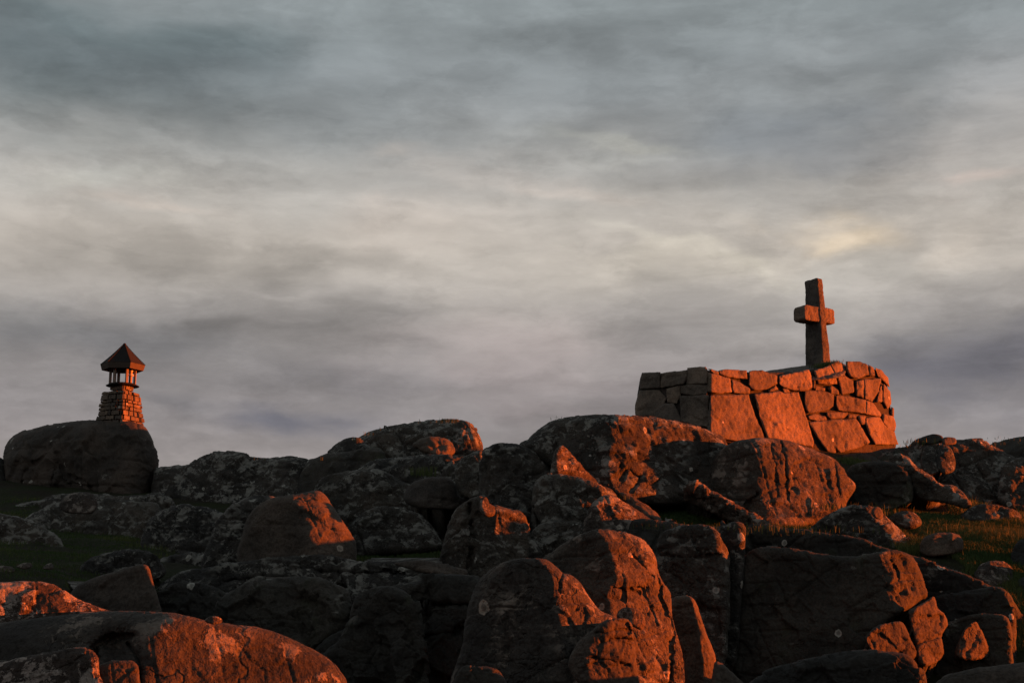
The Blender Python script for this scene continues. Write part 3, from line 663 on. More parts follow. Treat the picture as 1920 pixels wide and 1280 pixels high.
for k in range(6):
    a, b_ = hexa(k), hexa(k + 1); cx0 = BB[0] + cxs(ze1); cxa = BB[0] + cxs(za)
    e0 = (cx0 + rr * math.sin(a), BB[1] - rr * math.cos(a), ze1); e1 = (cx0 + rr * math.sin(b_), BB[1] - rr * math.cos(b_), ze1)
    t0 = (cxa + .02 * math.sin(a), BB[1] - .02 * math.cos(a), za); t1 = (cxa + .02 * math.sin(b_), BB[1] - .02 * math.cos(b_), za)
    th = .012; lo = lambda p: (p[0], p[1], p[2] - th)
    nr = 10; vs = []
    for i in range(nr + 1):
        u = i / nr; sag = -.018 * math.sin(u * math.pi)
        for p0, p1 in ((e0, t0), (e1, t1)):
            vs.append(tuple(p0[j] + (p1[j] - p0[j]) * u + (sag if j == 2 else 0) for j in range(3)))
    nb = len(vs); vs += [lo(v) for v in vs]; F = []
    for i in range(nr):
        q = (i * 2 + 1, i * 2, i * 2 + 2, i * 2 + 3); F.append(q); F.append(tuple(reversed([x + nb for x in q])))
        F.append((i * 2, i * 2 + nb, i * 2 + 2 + nb, i * 2 + 2)); F.append((i * 2 + 1 + nb, i * 2 + 1, i * 2 + 3, i * 2 + 3 + nb))
    mesh_obj('roof_panel', vs, F, M['roofmetal'], roof, smooth=False)
    # turned-down fascia, leaning in slightly at its lower edge
    r2 = rr * .93; f0 = (cx0 + r2 * math.sin(a), BB[1] - r2 * math.cos(a), ze0); f1 = (cx0 + r2 * math.sin(b_), BB[1] - r2 * math.cos(b_), ze0)
    i0 = (cx0 + (r2 - .02) * math.sin(a), BB[1] - (r2 - .02) * math.cos(a), ze0); i1 = (cx0 + (r2 - .02) * math.sin(b_), BB[1] - (r2 - .02) * math.cos(b_), ze0)
    g0 = (cx0 + (rr - .03) * math.sin(a), BB[1] - (rr - .03) * math.cos(a), ze1 - .006); g1 = (cx0 + (rr - .03) * math.sin(b_), BB[1] - (rr - .03) * math.cos(b_), ze1 - .006)
    e0b = (e0[0], e0[1], e0[2] - .004); e1b = (e1[0], e1[1], e1[2] - .004)
    mesh_obj('fascia', [f0, f1, e1b, e0b, i0, i1, g1, g0], [(1, 0, 3, 2), (4, 5, 6, 7), (0, 1, 5, 4), (3, 7, 6, 2), (0, 4, 7, 3), (1, 2, 6, 5)], M['fascia'], roof, smooth=False)
    # standing seam on each hip
    h = np.array([cx0 + (rr + .004) * math.sin(a), BB[1] - (rr + .004) * math.cos(a), ze1 + .006]); tpt = np.array(t0) + np.array([0, 0, .012])
    dirv = (tpt - h) / np.linalg.norm(tpt - h); sd = np.cross(dirv, (0, 0, 1)); sd /= np.linalg.norm(sd); u2 = np.cross(sd, dirv); vs = []
    for i in range(6):
        p_ = h + (tpt - h) * i / 5 + np.array([0, 0, -.018 * math.sin(i / 5 * math.pi)])
        for c1, c2 in ((-1, -1), (1, -1), (1, 1), (-1, 1)): vs.append(p_ + sd * c1 * .007 + u2 * c2 * .006)
    F = [(i * 4 + q, i * 4 + (q + 1) % 4, i * 4 + 4 + (q + 1) % 4, i * 4 + 4 + q) for i in range(5) for q in range(4)]
    mesh_obj('hip_seam', vs, F, M['roofmetal'], roof, smooth=False)
lathe('roof_cap', [(.05, za - .03), (.045, za + .01), (.02, za + .028), (.004, za + .032)], 12, M['roofmetal'], roof, smooth=True)
# hanging lamp inside
def ball(name, cx, cy, cz, prof, mat, parent, n=14):
    vs = []; F = []
    for r_, z in prof:
        for k in range(n): a = 2 * math.pi * k / n; vs.append((cx + r_ * math.cos(a), cy + r_ * math.sin(a), cz + z))
    for i in range(len(prof) - 1):
        for k in range(n): k2 = (k + 1) % n; F.append((i * n + k, i * n + k2, (i + 1) * n + k2, (i + 1) * n + k))
    F.append(tuple(reversed(range(n)))); F.append(tuple((len(prof) - 1) * n + k for k in range(n)))
    return mesh_obj(name, vs, F, mat, parent)
lx = BB[0] + cxs(Zb(500)) + (628 - 522) * zx; ly = BB[1] - .05; lz = Zb(545)
lamp = empty('beacon_lamp', (lx, ly, lz)); tag(lamp, 'small pale lamp hanging under the beacon roof', 'lamp')
ball('lamp_shade', lx, ly, lz, [(36 * zx, 0), (34 * zx, .02), (22 * zx, .05), (18 * zx, .085), (10 * zx, .10)], M['lampglass'], lamp)
ball('lamp_globe', lx, ly, lz + .10, [(8 * zx, 0), (20 * zx, .02), (25 * zx, .055), (20 * zx, .09), (6 * zx, .11)], M['lampglass'], lamp)
ball('hanger', lx, ly, lz + .205, [(.008, 0), (.008, .10)], M['roofmetal'], lamp, n=6)


# ------------------------------------------------------------------ rocks, far to near
B = 'boulder'
rock('dark far hill at the right edge behind the brown outcrop', [(1855, 842), (1875, 828), (1893, 822), (1915, 819), (1960, 812), (2060, 812), (2060, 960), (1850, 960)], 41, lean=.6, mat='dark', name='rock_outcrop', cat='rock outcrop', lumps=4)
rock('huge dark boulder that carries the stone beacon', [(-45, 960), (-25, 930), (0, 905), (4, 870), (8, 842), (24, 820), (45, 808), (75, 799), (120, 792), (165, 787), (200, 786), (240, 788), (266, 796), (280, 811), (290, 832), (295, 857), (293, 882), (287, 905), (281, 930), (278, 970), (160, 990), (20, 1000)], 41,
     ridge=[(150, 780), (135, 860), (170, 930), (190, 990)], kl=.8, kr=-.12, w=25, lean=.28, R_=42, T=70, back=230, mat='smooth', amp=4, lumps=1.2, lsize=60, grooves=1, facet=4,
     cracks=[([(30, 940), (50, 880), (90, 850), (105, 870), (95, 920)], 4, 6), ([(105, 850), (120, 890), (165, 905), (182, 940)], 5, 12)])
rock('low rock peeping out at the left edge below the beacon boulder', [(-60, 860), (-20, 858), (4, 860), (14, 890), (20, 960), (-60, 980)], 43, mat='dark', name='rock_outcrop', cat='rock outcrop')
rock('broad lumpy grey outcrop on the skyline right of the beacon boulder', [(270, 1080), (280, 960), (286, 900), (293, 878), (318, 874), (352, 870), (372, 858), (394, 849), (418, 846), (448, 847), (470, 855), (500, 858), (540, 855), (566, 859), (580, 866), (590, 900), (600, 1000), (560, 1080), (400, 1100)], 38,
     kl=.5, lean=.75, R_=30, T=32, mat='lichen', lumps=7, lsize=34, grooves=3, amp=5, name='rock_outcrop', cat='rock outcrop')
rock('dark slope of rock rising from the lumpy outcrop to the skyline boulder', [(560, 900), (574, 866), (592, 858), (615, 850), (650, 846), (720, 850), (720, 1000), (560, 1000)], 38, mat='dark', lean=.7, name='rock_outcrop', cat='rock outcrop', lumps=3)
rock('small rounded rock on the skyline left of the domed boulder', [(600, 868), (612, 850), (630, 833), (648, 822), (668, 819), (682, 828), (700, 850), (690, 890), (610, 890)], 40, lean=.5, mat='lichen', lumps=3)
rock('long domed boulder on the skyline with grass tufts on top', [(640, 900), (652, 850), (668, 826), (690, 811), (720, 801), (760, 793), (800, 790), (835, 786), (862, 787), (884, 795), (897, 811), (904, 835), (903, 870), (880, 930), (760, 945), (650, 940)], 40.6,
     ridge=[(880, 780), (845, 830), (850, 950)], kl=.28, kr=.15, w=30, lean=.5, R_=44, T=55, back=160, mat='lichen', lumps=4.5, lsize=30, grooves=3)
rock('small rock with a red lit front set into the domed boulder', [(775, 835), (790, 822), (815, 818), (835, 822), (848, 832), (852, 848), (835, 856), (800, 850)], 38.6, ridge=[(805, 815), (812, 860)], kl=.4, kr=.5, lean=.8, mat='pink', R_=14, T=14, back=40, lumps=4.5, lsize=14)
rock('smooth pale backed bedrock dome left of the stone platform', [(976, 838), (990, 822), (1010, 803), (1035, 788), (1062, 781), (1100, 778), (1150, 777), (1200, 780), (1250, 786), (1292, 794), (1330, 806), (1358, 822), (1372, 850), (1360, 900), (1330, 940), (1200, 945), (1120, 920), (1040, 880)], 20.9,
     ridge=[(1160, 775), (1152, 800), (1146, 850), (1144, 890), (1152, 920)], kl=.50, kr=.62, w=8, lean=.42, R_=34, T=40, back=150, mat='lichen', amp=3, lumps=1.2, lsize=50,
     cracks=[([(1165, 900), (1175, 880), (1200, 895), (1185, 920)], 5, 12), ([(1180, 790), (1240, 800), (1300, 800)], 5, 5)])
rock('flat turf topped ledge at the foot of the stone platform', [(1330, 840), (1345, 812), (1400, 816), (1480, 838), (1530, 858), (1570, 858), (1600, 852), (1650, 846), (1700, 838), (1740, 838), (1760, 850), (1740, 905), (1640, 910), (1500, 910), (1340, 890)], 27.0, lean=1.6, mat='dark', R_=12, T=12, lumps=4.5, name='rock_ledge', cat='rock ledge')
rock('wide brown bedrock hump at the right edge', [(1680, 880), (1692, 855), (1706, 832), (1722, 822), (1745, 817), (1775, 822), (1800, 826), (1822, 823), (1846, 827), (1872, 840), (1890, 850), (1905, 862), (1918, 880), (1921, 905), (1912, 940), (1860, 955), (1780, 945), (1700, 920)], 26.4,
     ridge=[(1785, 815), (1770, 870), (1760, 940)], kl=.3, kr=.22, w=30, lean=.75, R_=28, T=26, mat='lichen', lumps=7, lsize=36, grooves=7, name='rock_outcrop', cat='rock outcrop')
rock('right hand shoulder of bedrock cut by the frame edge', [(1880, 880), (1900, 862), (1925, 856), (1980, 850), (2080, 846), (2080, 970), (1890, 960)], 26, ridge=[(1888, 850), (1895, 960)], kl=.4, kr=.3, lean=.6, mat='lichen', lumps=7, lsize=36, name='rock_outcrop', cat='rock outcrop')
rock('small flat stone perched on top of the brown hump', [(1722, 824), (1736, 817), (1752, 814), (1766, 818), (1768, 828), (1745, 833), (1724, 832)], 26.1, lean=1, mat='dark', R_=6, T=6, back=20, name='rock', cat='stone')
rock('small orange lit stone beside the flat one on the brown hump', [(1768, 822), (1778, 819), (1790, 820), (1794, 826), (1790, 833), (1770, 833)], 25.9, ridge=[(1768, 815), (1768, 835)], kl=.4, kr=.5, lean=.8, mat='pink', R_=5, T=5, back=20, name='rock', cat='stone')
for a, lab in (((1740, 838), 'upright brown block nearest the platform foot'), ((1768, 836), 'second upright block right of the platform foot')):
    x, y = a
    rock(lab, [(x - 12, y + 12), (x - 4, y - 1), (x + 10, y), (x + 20, y + 16), (x + 22, y + 44), (x + 2, y + 52), (x - 12, y + 36)], 25.4, ridge=[(x - 6, y), (x - 2, y + 50)], kl=.5, kr=.35, lean=.8, mat='lichen', R_=8, T=9, back=30, lumps=2, lsize=16)
rock('smooth orange boulder with dark vertical seams below the platform', [(1316, 930), (1322, 895), (1334, 862), (1350, 842), (1372, 829), (1400, 823), (1435, 821), (1470, 825), (1502, 833), (1534, 846), (1562, 858), (1578, 874), (1592, 892), (1605, 908), (1602, 922), (1590, 938), (1570, 965), (1500, 990), (1440, 995), (1360, 970)], 21.3,
     ridge=[(1395, 815), (1408, 835), (1424, 855), (1428, 885), (1424, 925), (1440, 975), (1446, 995)], kl=.75, kr=.52, w=6, lean=.38, R_=24, T=26, back=140, mat='pinkl', amp=3,
     cracks=[([(1464, 826), (1472, 870), (1478, 940)], 3, 11), ([(1446, 830), (1452, 880), (1458, 930)], 4, 5), ([(1564, 858), (1568, 900), (1572, 930)], 2.5, 7), ([(1420, 925), (1405, 940), (1395, 960)], 4, 12)])
rock('deep black shaded rock between the orange boulder and the slanting ridge', [(1584, 930), (1590, 880), (1612, 866), (1650, 864), (1684, 868), (1702, 882), (1710, 900), (1713, 928), (1700, 950), (1650, 965), (1600, 960)], 23.1, ridge=[(1705, 860), (1708, 960)], kl=.7, kr=.5, lean=.15, mat='dark', R_=16, T=18)
rock('long slanting ridge of broken slabs running down to the grass', [(1668, 858), (1684, 850), (1700, 858), (1722, 878), (1746, 894), (1766, 910), (1790, 914), (1806, 926), (1818, 944), (1811, 950), (1785, 944), (1750, 940), (1722, 934), (1704, 905), (1680, 880)], 22.9,
     ridge=[(1690, 850), (1712, 874), (1765, 912), (1806, 945)], kl=.55, kr=.5, w=4, lean=.8, mat='lichen', R_=9, T=10, back=40, lumps=6, lsize=20, name='rock_outcrop', cat='rock outcrop')
rock('pale lichened rock spine crossing the grass below the orange boulder', [(1284, 930), (1288, 910), (1300, 904), (1315, 907), (1335, 918), (1355, 930), (1382, 946), (1410, 963), (1444, 982), (1448, 995), (1420, 998), (1380, 982), (1335, 960), (1300, 945)], 20.2,
     ridge=[(1290, 900), (1296, 908), (1360, 936), (1440, 990)], kl=.5, kr=.5, w=5, lean=.7, facet=6, fsize=24, mat='crust', R_=12, T=12, back=40, lumps=3.4, lsize=18)
rock('little lichened stone at the upper end of the grass strip', [(1214, 925), (1222, 914), (1240, 911), (1256, 914), (1262, 926), (1250, 936), (1222, 936)], 21.6, ridge=[(1226, 905), (1230, 940)], kl=.5, kr=.5, mat='crust', R_=8, T=8, back=25, lumps=2, lsize=14)
# the stepped ridge that climbs through the middle
rock('stacked orange tipped rocks right of the domed skyline boulder', [(898, 900), (903, 852), (915, 838), (935, 832), (960, 833), (985, 838), (1004, 846), (1018, 858), (1030, 872), (1036, 892), (1040, 950), (1000, 1010), (930, 1010), (900, 960)], 20.9,
     ridge=[(955, 825), (962, 850), (985, 890), (990, 940), (970, 1010)], kl=.35, kr=.6, w=8, lean=.5, R_=20, T=22, mat='lichen', lumps=8, lsize=28, grooves=4, amp=4)
rock('small upright grey rock with a narrow orange side below the domed boulder', [(852, 880), (868, 858), (888, 848), (903, 845), (907, 862), (914, 884), (912, 915), (890, 935), (858, 920)], 24.2, ridge=[(897, 840), (900, 870), (898, 935)], kl=.55, kr=.8, lean=.4, mat='lichen', R_=10, T=12, back=40, lumps=2.5, lsize=20)
rock('brightly lit knobbly orange rock on the crest of the central ridge', [(1034, 895), (1037, 858), (1044, 840), (1056, 836), (1070, 848), (1086, 868), (1101, 884), (1118, 902), (1124, 925), (1060, 930)], 20.2,
     ridge=[(1040, 835), (1042, 930)], kl=.5, kr=.75, w=4, lean=.45, mat='crust', R_=10, T=10, back=50, lumps=3.2, lsize=15)
rock('dark lichened rock with a sunlit right shoulder in the central ridge', [(1000, 925), (1012, 898), (1040, 889), (1075, 893), (1108, 902), (1138, 914), (1155, 926), (1154, 940), (1130, 950), (1108, 975), (1096, 1010), (1040, 1040), (1000, 1020)], 19.4,
     ridge=[(1115, 895), (1100, 930), (1075, 1040)], kl=.42, kr=.55, w=7, lean=.4, R_=18, T=20, mat='lichen', lumps=6, lsize=26, grooves=3,
     cracks=[([(1003, 950), (1012, 990), (1010, 1030)], 6, 20)])
rock('lichen covered slab sloping right in the middle of the ridge', [(1092, 1000), (1100, 965), (1112, 942), (1130, 930), (1152, 930), (1176, 944), (1202, 960), (1230, 977), (1262, 990), (1272, 1004), (1266, 1030), (1240, 1050), (1180, 1045), (1110, 1030)], 18.8,
     ridge=[(1112, 925), (1120, 950), (1150, 1000), (1180, 1045)], kl=.5, kr=.5, w=7, lean=.5, R_=14, T=15, back=70, mat='crust', lumps=3.6, lsize=17, amp=3.5)
rock('thin pointed slab leaning against the grass strip', [(1160, 925), (1180, 925), (1200, 938), (1220, 950), (1240, 972), (1236, 978), (1210, 968), (1185, 955)], 19.9, ridge=[(1165, 920), (1235, 975)], kl=.5, kr=.6, lean=.6, mat='pink', R_=5, T=5, back=25)
rock('squat dark rock with a lit right rim below the grass strip', [(1226, 1080), (1236, 1010), (1252, 992), (1285, 985), (1318, 984), (1340, 992), (1354, 1010), (1364, 1036), (1369, 1080), (1368, 1140), (1358, 1240), (1300, 1260), (1240, 1200)], 16.2,
     ridge=[(1318, 975), (1345, 1010), (1357, 1060), (1360, 1250)], kl=.4, kr=.8, w=6, lean=.3, R_=18, T=20, mat='lichen', lumps=4.5, lsize=30,
     cracks=[([(1240, 1040), (1290, 1046), (1350, 1040)], 5, 10)])
rock('narrow dark rock column beside the black cleft', [(1350, 1000), (1362, 984), (1378, 978), (1394, 984), (1398, 1010), (1392, 1100), (1378, 1260), (1345, 1260)], 16.7, ridge=[(1388, 975), (1392, 1260)], kl=.6, kr=.8, lean=.15, mat='lichen', R_=12, T=14, lumps=2, lsize=24)
# the middle and left middle
rock('rubbly grey rock face in the hollow left of the ridge', [(585, 940), (596, 905), (630, 888), (680, 880), (720, 885), (760, 905), (810, 925), (860, 935), (885, 960), (890, 1010), (870, 1045), (780, 1030), (700, 1020), (640, 1010), (600, 985)], 25.5,
     kl=.5, lean=.65, mat='lichen', lumps=8, lsize=30, grooves=3, R_=24, T=26, name='rock_outcrop', cat='rock outcrop')
rock('rounded red lit rock low on the rubbly face', [(756, 935), (768, 908), (790, 896), (820, 892), (842, 895), (856, 910), (861, 930), (885, 938), (880, 952), (840, 956), (780, 952)], 24.4,
     ridge=[(800, 885), (796, 955)], kl=.4, kr=.42, w=8, lean=.5, mat='pink', R_=14, T=16, back=50, lumps=2, lsize=24)
rock('scattered pale topped rocks under the domed boulder', [(650, 900), (690, 868), (740, 858), (800, 852), (860, 858), (900, 880), (900, 930), (820, 925), (740, 905), (680, 905)], 34, lean=.8, mat='lichen', lumps=9, lsize=26, grooves=3, name='rock_outcrop', cat='rock outcrop')
rock('big cracked rock face with a sunlit right edge at the centre', [(820, 1090), (830, 1020), (848, 965), (872, 940), (900, 930), (922, 946), (950, 953), (976, 957), (988, 972), (993, 1005), (998, 1050), (990, 1080), (930, 1110), (860, 1110)], 18.3,
     ridge=[(900, 925), (922, 960), (926, 1020), (910, 1100)], kl=.6, kr=.42, w=8, lean=.3, R_=16, T=18, back=80, mat='lichen', lumps=4.5, lsize=26, grooves=4,
     cracks=[([(880, 945), (886, 1000), (880, 1080)], 5, 18)])
rock('two small orange tipped stones above the cracked face', [(898, 950), (902, 934), (912, 932), (918, 944), (928, 950), (926, 966), (908, 966)], 18.0, ridge=[(903, 930), (905, 966)], kl=.5, kr=.7, mat='crust', R_=6, T=6, back=20, lumps=1.5, lsize=10, name='rock', cat='stone')
rock('rounded boulder with a glowing orange right flank left of centre', [(448, 1060), (455, 1000), (470, 962), (500, 937), (540, 929), (566, 924), (590, 920), (606, 926), (622, 946), (640, 972), (656, 995), (668, 1020), (662, 1060), (600, 1085), (520, 1090)], 17.4,
     ridge=[(535, 915), (548, 938), (566, 955), (578, 980), (590, 1060)], kl=.55, kr=.50, w=10, lean=.34, R_=22, T=22, back=110, mat='pink', amp=3, lumps=1.5, lsize=40,
     cracks=[([(556, 936), (590, 938), (616, 946)], 3, 5)])
rock('rubble of small grey rocks below the beacon boulder', [(20, 1000), (60, 965), (110, 942), (150, 930), (200, 934), (260, 940), (300, 950), (310, 1010), (280, 1050), (160, 1020), (60, 1010)], 30, kl=.5, lean=1.0, mat='lichen', lumps=8, lsize=22, grooves=2, name='rock_outcrop', cat='rock outcrop')
rock('pale knobbly stone at the foot of the beacon boulder', [(112, 950), (120, 932), (138, 924), (160, 922), (178, 930), (182, 948), (170, 962), (130, 962)], 29, lean=.8, mat='crust', lumps=4.5, lsize=12, R_=10, T=10, back=30, name='rock', cat='stone')
for pts, lab in (([(-20, 1066), (0, 1060), (20, 1062), (28, 1068), (20, 1074), (-20, 1074)], 'low grey stone in the grass at the left edge'),
                 ([(30, 1062), (44, 1055), (58, 1055), (60, 1062), (48, 1067)], 'flat grey stone in the grass near the left edge'),
                 ([(80, 1066), (86, 1058), (96, 1055), (101, 1060), (98, 1067)], 'white stone in the dark grass on the left')):
    rock(lab, pts, 15.6, lean=1.2, kl=.2, mat='crust', R_=5, T=5, back=14, step=1.6, name='rock', cat='stone', amp=1)
rock('wide stepped ledges crossing the lower middle', [(270, 1150), (300, 1100), (340, 1072), (410, 1060), (480, 1050), (560, 1042), (620, 1040), (660, 1050), (720, 1052), (770, 1050), (820, 1056), (870, 1074), (885, 1086), (860, 1110), (700, 1130), (500, 1150), (320, 1200)], 16.5,
     kl=.3, lean=.7, R_=12, T=12, back=120, mat='lichen', lumps=7, lsize=34, name='rock_ledge', cat='rock ledge', grooves=3,
     cracks=[([(560, 1063), (640, 1075), (720, 1072), (800, 1085)], 4, 16), ([(420, 1090), (500, 1080), (560, 1095), (650, 1100)], 5, 18)])
rock('thin reddish slab at the right end of the ledges', [(740, 1058), (760, 1050), (800, 1050), (835, 1056), (862, 1064), (876, 1068), (875, 1080), (840, 1078), (790, 1072)], 16.3, ridge=[(790, 1045), (810, 1080)], kl=.4, kr=.3, lean=.8, mat='pink', R_=6, T=6, back=30, step=2)
rock('broad dark rounded rock left of the black gully', [(395, 1200), (402, 1140), (425, 1108), (470, 1090), (520, 1082), (570, 1082), (610, 1090), (645, 1104), (660, 1130), (654, 1170), (625, 1195), (560, 1235), (440, 1235)], 14.2, kl=.45, lean=.5, R_=28, T=28, back=110, mat='dark', facet=9, fsize=85, lumps=4.5, lsize=40, grooves=3)
rock('dark buttress between the gully and the mossy face', [(590, 1300), (604, 1226), (640, 1196), (655, 1155), (668, 1120), (690, 1104), (728, 1100), (765, 1112), (790, 1160), (790, 1320), (590, 1330)], 12.6, ridge=[(640, 1090), (690, 1150), (700, 1320)], kl=.3, kr=-.35, lean=.35, R_=26, T=24, back=110, mat='dark', facet=9, fsize=70, lumps=1.5, lsize=50)
rock('shaded mossy rock face with two ledges left of the front boulder', [(720, 1330), (712, 1180), (706, 1130), (735, 1102), (770, 1090), (810, 1080), (860, 1078), (905, 1084), (935, 1100), (945, 1200), (945, 1330)], 13.4, kl=.35, lean=.25, R_=22, T=22, back=120, mat='dark', facet=8, fsize=80, amp=4, lumps=1.5, lsize=40,
     cracks=[([(760, 1136), (830, 1132), (900, 1134)], 6, 20), ([(780, 1196), (840, 1186), (880, 1178)], 5, 18), ([(872, 1190), (880, 1250)], 4, 14)])
rock('low dark stone top at the bottom edge left of the front boulder', [(850, 1310), (862, 1256), (890, 1248), (925, 1250), (945, 1270), (950, 1310)], 8.6, kl=.3, lean=.5, mat='dark', R_=14, T=14, back=40)
rock('grey pointed boulder with an orange tip in the left hollow', [(120, 1140), (140, 1102), (172, 1084), (212, 1072), (248, 1060), (272, 1058), (282, 1070), (290, 1096), (298, 1126), (306, 1160), (312, 1210), (200, 1220), (130, 1190)], 12.0,
     ridge=[(262, 1050), (276, 1064), (290, 1085), (312, 1210)], kl=.45, kr=.7, w=4, lean=.45, R_=13, T=13, back=90, mat='smooth', amp=2.5)
rock('lichen speckled hump lit orange at the left edge', [(-110, 1200), (-80, 1110), (-20, 1095), (20, 1091), (60, 1089), (98, 1094), (118, 1105), (135, 1115), (160, 1128), (206, 1144), (240, 1160), (240, 1230), (-110, 1250)], 8.4,
     ridge=[(-100, 1080), (-60, 1250)], kl=.4, kr=.27, w=10, lean=.7, R_=14, T=14, back=110, mat='blotch', amp=3, lumps=1.2, lsize=18, step=2.4)
# the lower right
rock('long dark bedrock shelf running down to the right', [(1385, 1320), (1384, 1100), (1388, 1010), (1400, 988), (1430, 984), (1470, 988), (1510, 992), (1560, 1000), (1610, 1008), (1655, 1024), (1720, 1046), (1790, 1070), (1850, 1092), (1890, 1116), (1920, 1160), (1940, 1220), (1940, 1330)], 17.4,
     ridge=[(1850, 980), (1870, 1090), (1930, 1320)], kl=.42, kr=.6, lean=.1, R_=14, T=16, back=70, mat='dark', lumps=2.5, lsize=40, grooves=3, name='rock_outcrop', cat='rock outcrop')
rock('lichened boulder top lit along its right slope above the shelf', [(1510, 1010), (1530, 982), (1552, 966), (1576, 953), (1600, 946), (1624, 948), (1640, 952), (1652, 958), (1668, 974), (1692, 996), (1710, 1014), (1724, 1034), (1700, 1056), (1620, 1056), (1540, 1040)], 19.4,
     ridge=[(1610, 940), (1632, 962), (1665, 1000), (1690, 1050)], kl=.5, kr=.65, w=5, lean=.5, R_=14, T=15, back=90, mat='lichen', lumps=4.5, lsize=28)
rock('knob of orange rock on the crest of that boulder', [(1634, 960), (1640, 951), (1650, 952), (1656, 962), (1654, 972), (1642, 972)], 19.0, ridge=[(1636, 948), (1638, 974)], kl=.5, kr=.6, mat='pink', R_=5, T=5, back=20, step=1.8, name='rock', cat='stone')
rock('dark block with a pinkish lit face in the grass', [(1724, 1024), (1732, 1008), (1750, 1000), (1774, 998), (1796, 1002), (1806, 1016), (1800, 1034), (1760, 1042), (1730, 1040)], 18.9, ridge=[(1752, 995), (1750, 1042)], kl=.6, kr=.35, w=4, lean=.4, mat='pink', R_=8, T=8, back=40, lumps=1.5, lsize=18)
rock('pale lichen crusted mound in the grass at the right edge', [(1826, 1084), (1836, 1062), (1856, 1052), (1880, 1052), (1898, 1064), (1903, 1082), (1890, 1096), (1850, 1100)], 18.2, ridge=[(1835, 1045), (1845, 1100)], kl=.4, kr=.4, lean=.9, mat='crust', R_=12, T=12, back=45, lumps=2.6, lsize=12)
rock('dark rock corner at the right edge of the grass', [(1896, 1050), (1904, 1020), (1925, 1008), (1980, 1005), (1980, 1075), (1905, 1072)], 18.8, kl=.5, lean=.6, mat='dark', R_=10, T=10, back=40)
rock('dark slope at the right edge below the mound', [(1880, 1130), (1900, 1096), (1925, 1080), (2000, 1070), (2000, 1330), (1900, 1330)], 17.3, kl=.5, lean=.6, mat='dark', lumps=3)
rock('big rounded boulder with a lit right face above the split blocks', [(1386, 1330), (1384, 1180), (1388, 1080), (1400, 1038), (1440, 1024), (1500, 1030), (1560, 1040), (1600, 1042), (1640, 1035), (1672, 1030), (1700, 1036), (1718, 1052), (1730, 1078), (1736, 1102), (1738, 1117), (1716, 1133), (1700, 1145), (1674, 1158), (1640, 1190), (1600, 1250), (1560, 1330)], 16.0,
     ridge=[(1655, 1025), (1662, 1050), (1672, 1080), (1674, 1160), (1674, 1300)], kl=.35, kr=.8, w=5, lean=.3, R_=20, T=20, back=70, mat='dark', grooves=3, amp=3,  # dark mat puts the deep shade beside the cleft into the stone colour
     cracks=[([(1672, 1048), (1684, 1070), (1686, 1084)], 3, 8)])
rock('dark rounded slab with a thin glowing rim at the lower right', [(1700, 1180), (1706, 1140), (1740, 1122), (1790, 1110), (1840, 1102), (1868, 1098), (1888, 1106), (1900, 1124), (1905, 1160), (1906, 1200), (1900, 1260), (1850, 1290), (1720, 1280)], 16.9,
     ridge=[(1885, 1090), (1896, 1130), (1900, 1290)], kl=.45, kr=.9, w=4, lean=.3, R_=14, T=15, back=60, mat='dark', amp=2.5)
rock('left one of the orange split blocks under the rounded boulder', [(1622, 1196), (1634, 1180), (1652, 1170), (1676, 1164), (1692, 1166), (1702, 1184), (1712, 1204), (1717, 1226), (1700, 1240), (1650, 1235), (1630, 1215)], 15.2,
     ridge=[(1622, 1160), (1624, 1240)], kl=.4, kr=.55, w=5, lean=.1, R_=7, T=7, back=60, mat='pink', amp=3, step=2, cracks=[([(1655, 1192), (1672, 1206), (1690, 1224)], 2.5, 5)])
rock('tall orange split block in the lower right', [(1704, 1150), (1716, 1138), (1738, 1124), (1752, 1118), (1758, 1140), (1772, 1152), (1778, 1170), (1766, 1190), (1768, 1230), (1740, 1248), (1724, 1240), (1716, 1205)], 16.0,
     ridge=[(1704, 1120), (1722, 1240)], kl=.4, kr=.6, w=4, lean=.1, R_=6, T=7, back=60, mat='pink', amp=3, step=2, cracks=[([(1720, 1208), (1745, 1198), (1768, 1190)], 2.2, 7)])
rock('small wedge of orange rock right of the tall split block', [(1790, 1226), (1800, 1195), (1814, 1172), (1830, 1164), (1840, 1180), (1850, 1204), (1855, 1222), (1848, 1234), (1810, 1236)], 16.5,
     ridge=[(1806, 1160), (1804, 1240)], kl=.5, kr=.6, w=6, lean=.1, R_=6, T=7, back=60, mat='pink', amp=2.5, step=2)
rock('dark block filling the gap beside the orange wedge', [(1760, 1290), (1768, 1180), (1790, 1160), (1840, 1150), (1890, 1160), (1900, 1230), (1900, 1300)], 16.7, kl=.4, lean=.1, mat='dark', R_=12, T=12, back=50)
rock('large dark foreground boulder at the bottom right', [(1370, 1340), (1420, 1268), (1480, 1244), (1550, 1228), (1610, 1220), (1660, 1220), (1700, 1226), (1724, 1246), (1740, 1290), (1745, 1340)], 8.4, kl=.4, lean=.35, R_=30, T=30, back=100, mat='dark', facet=8, fsize=90, amp=3)
rock('smooth grey rock in the bottom right corner', [(1730, 1340), (1760, 1274), (1810, 1256), (1870, 1246), (1940, 1240), (2020, 1240), (2020, 1340)], 7.6, kl=.3, lean=.8, R_=20, T=20, back=100, mat='smooth')
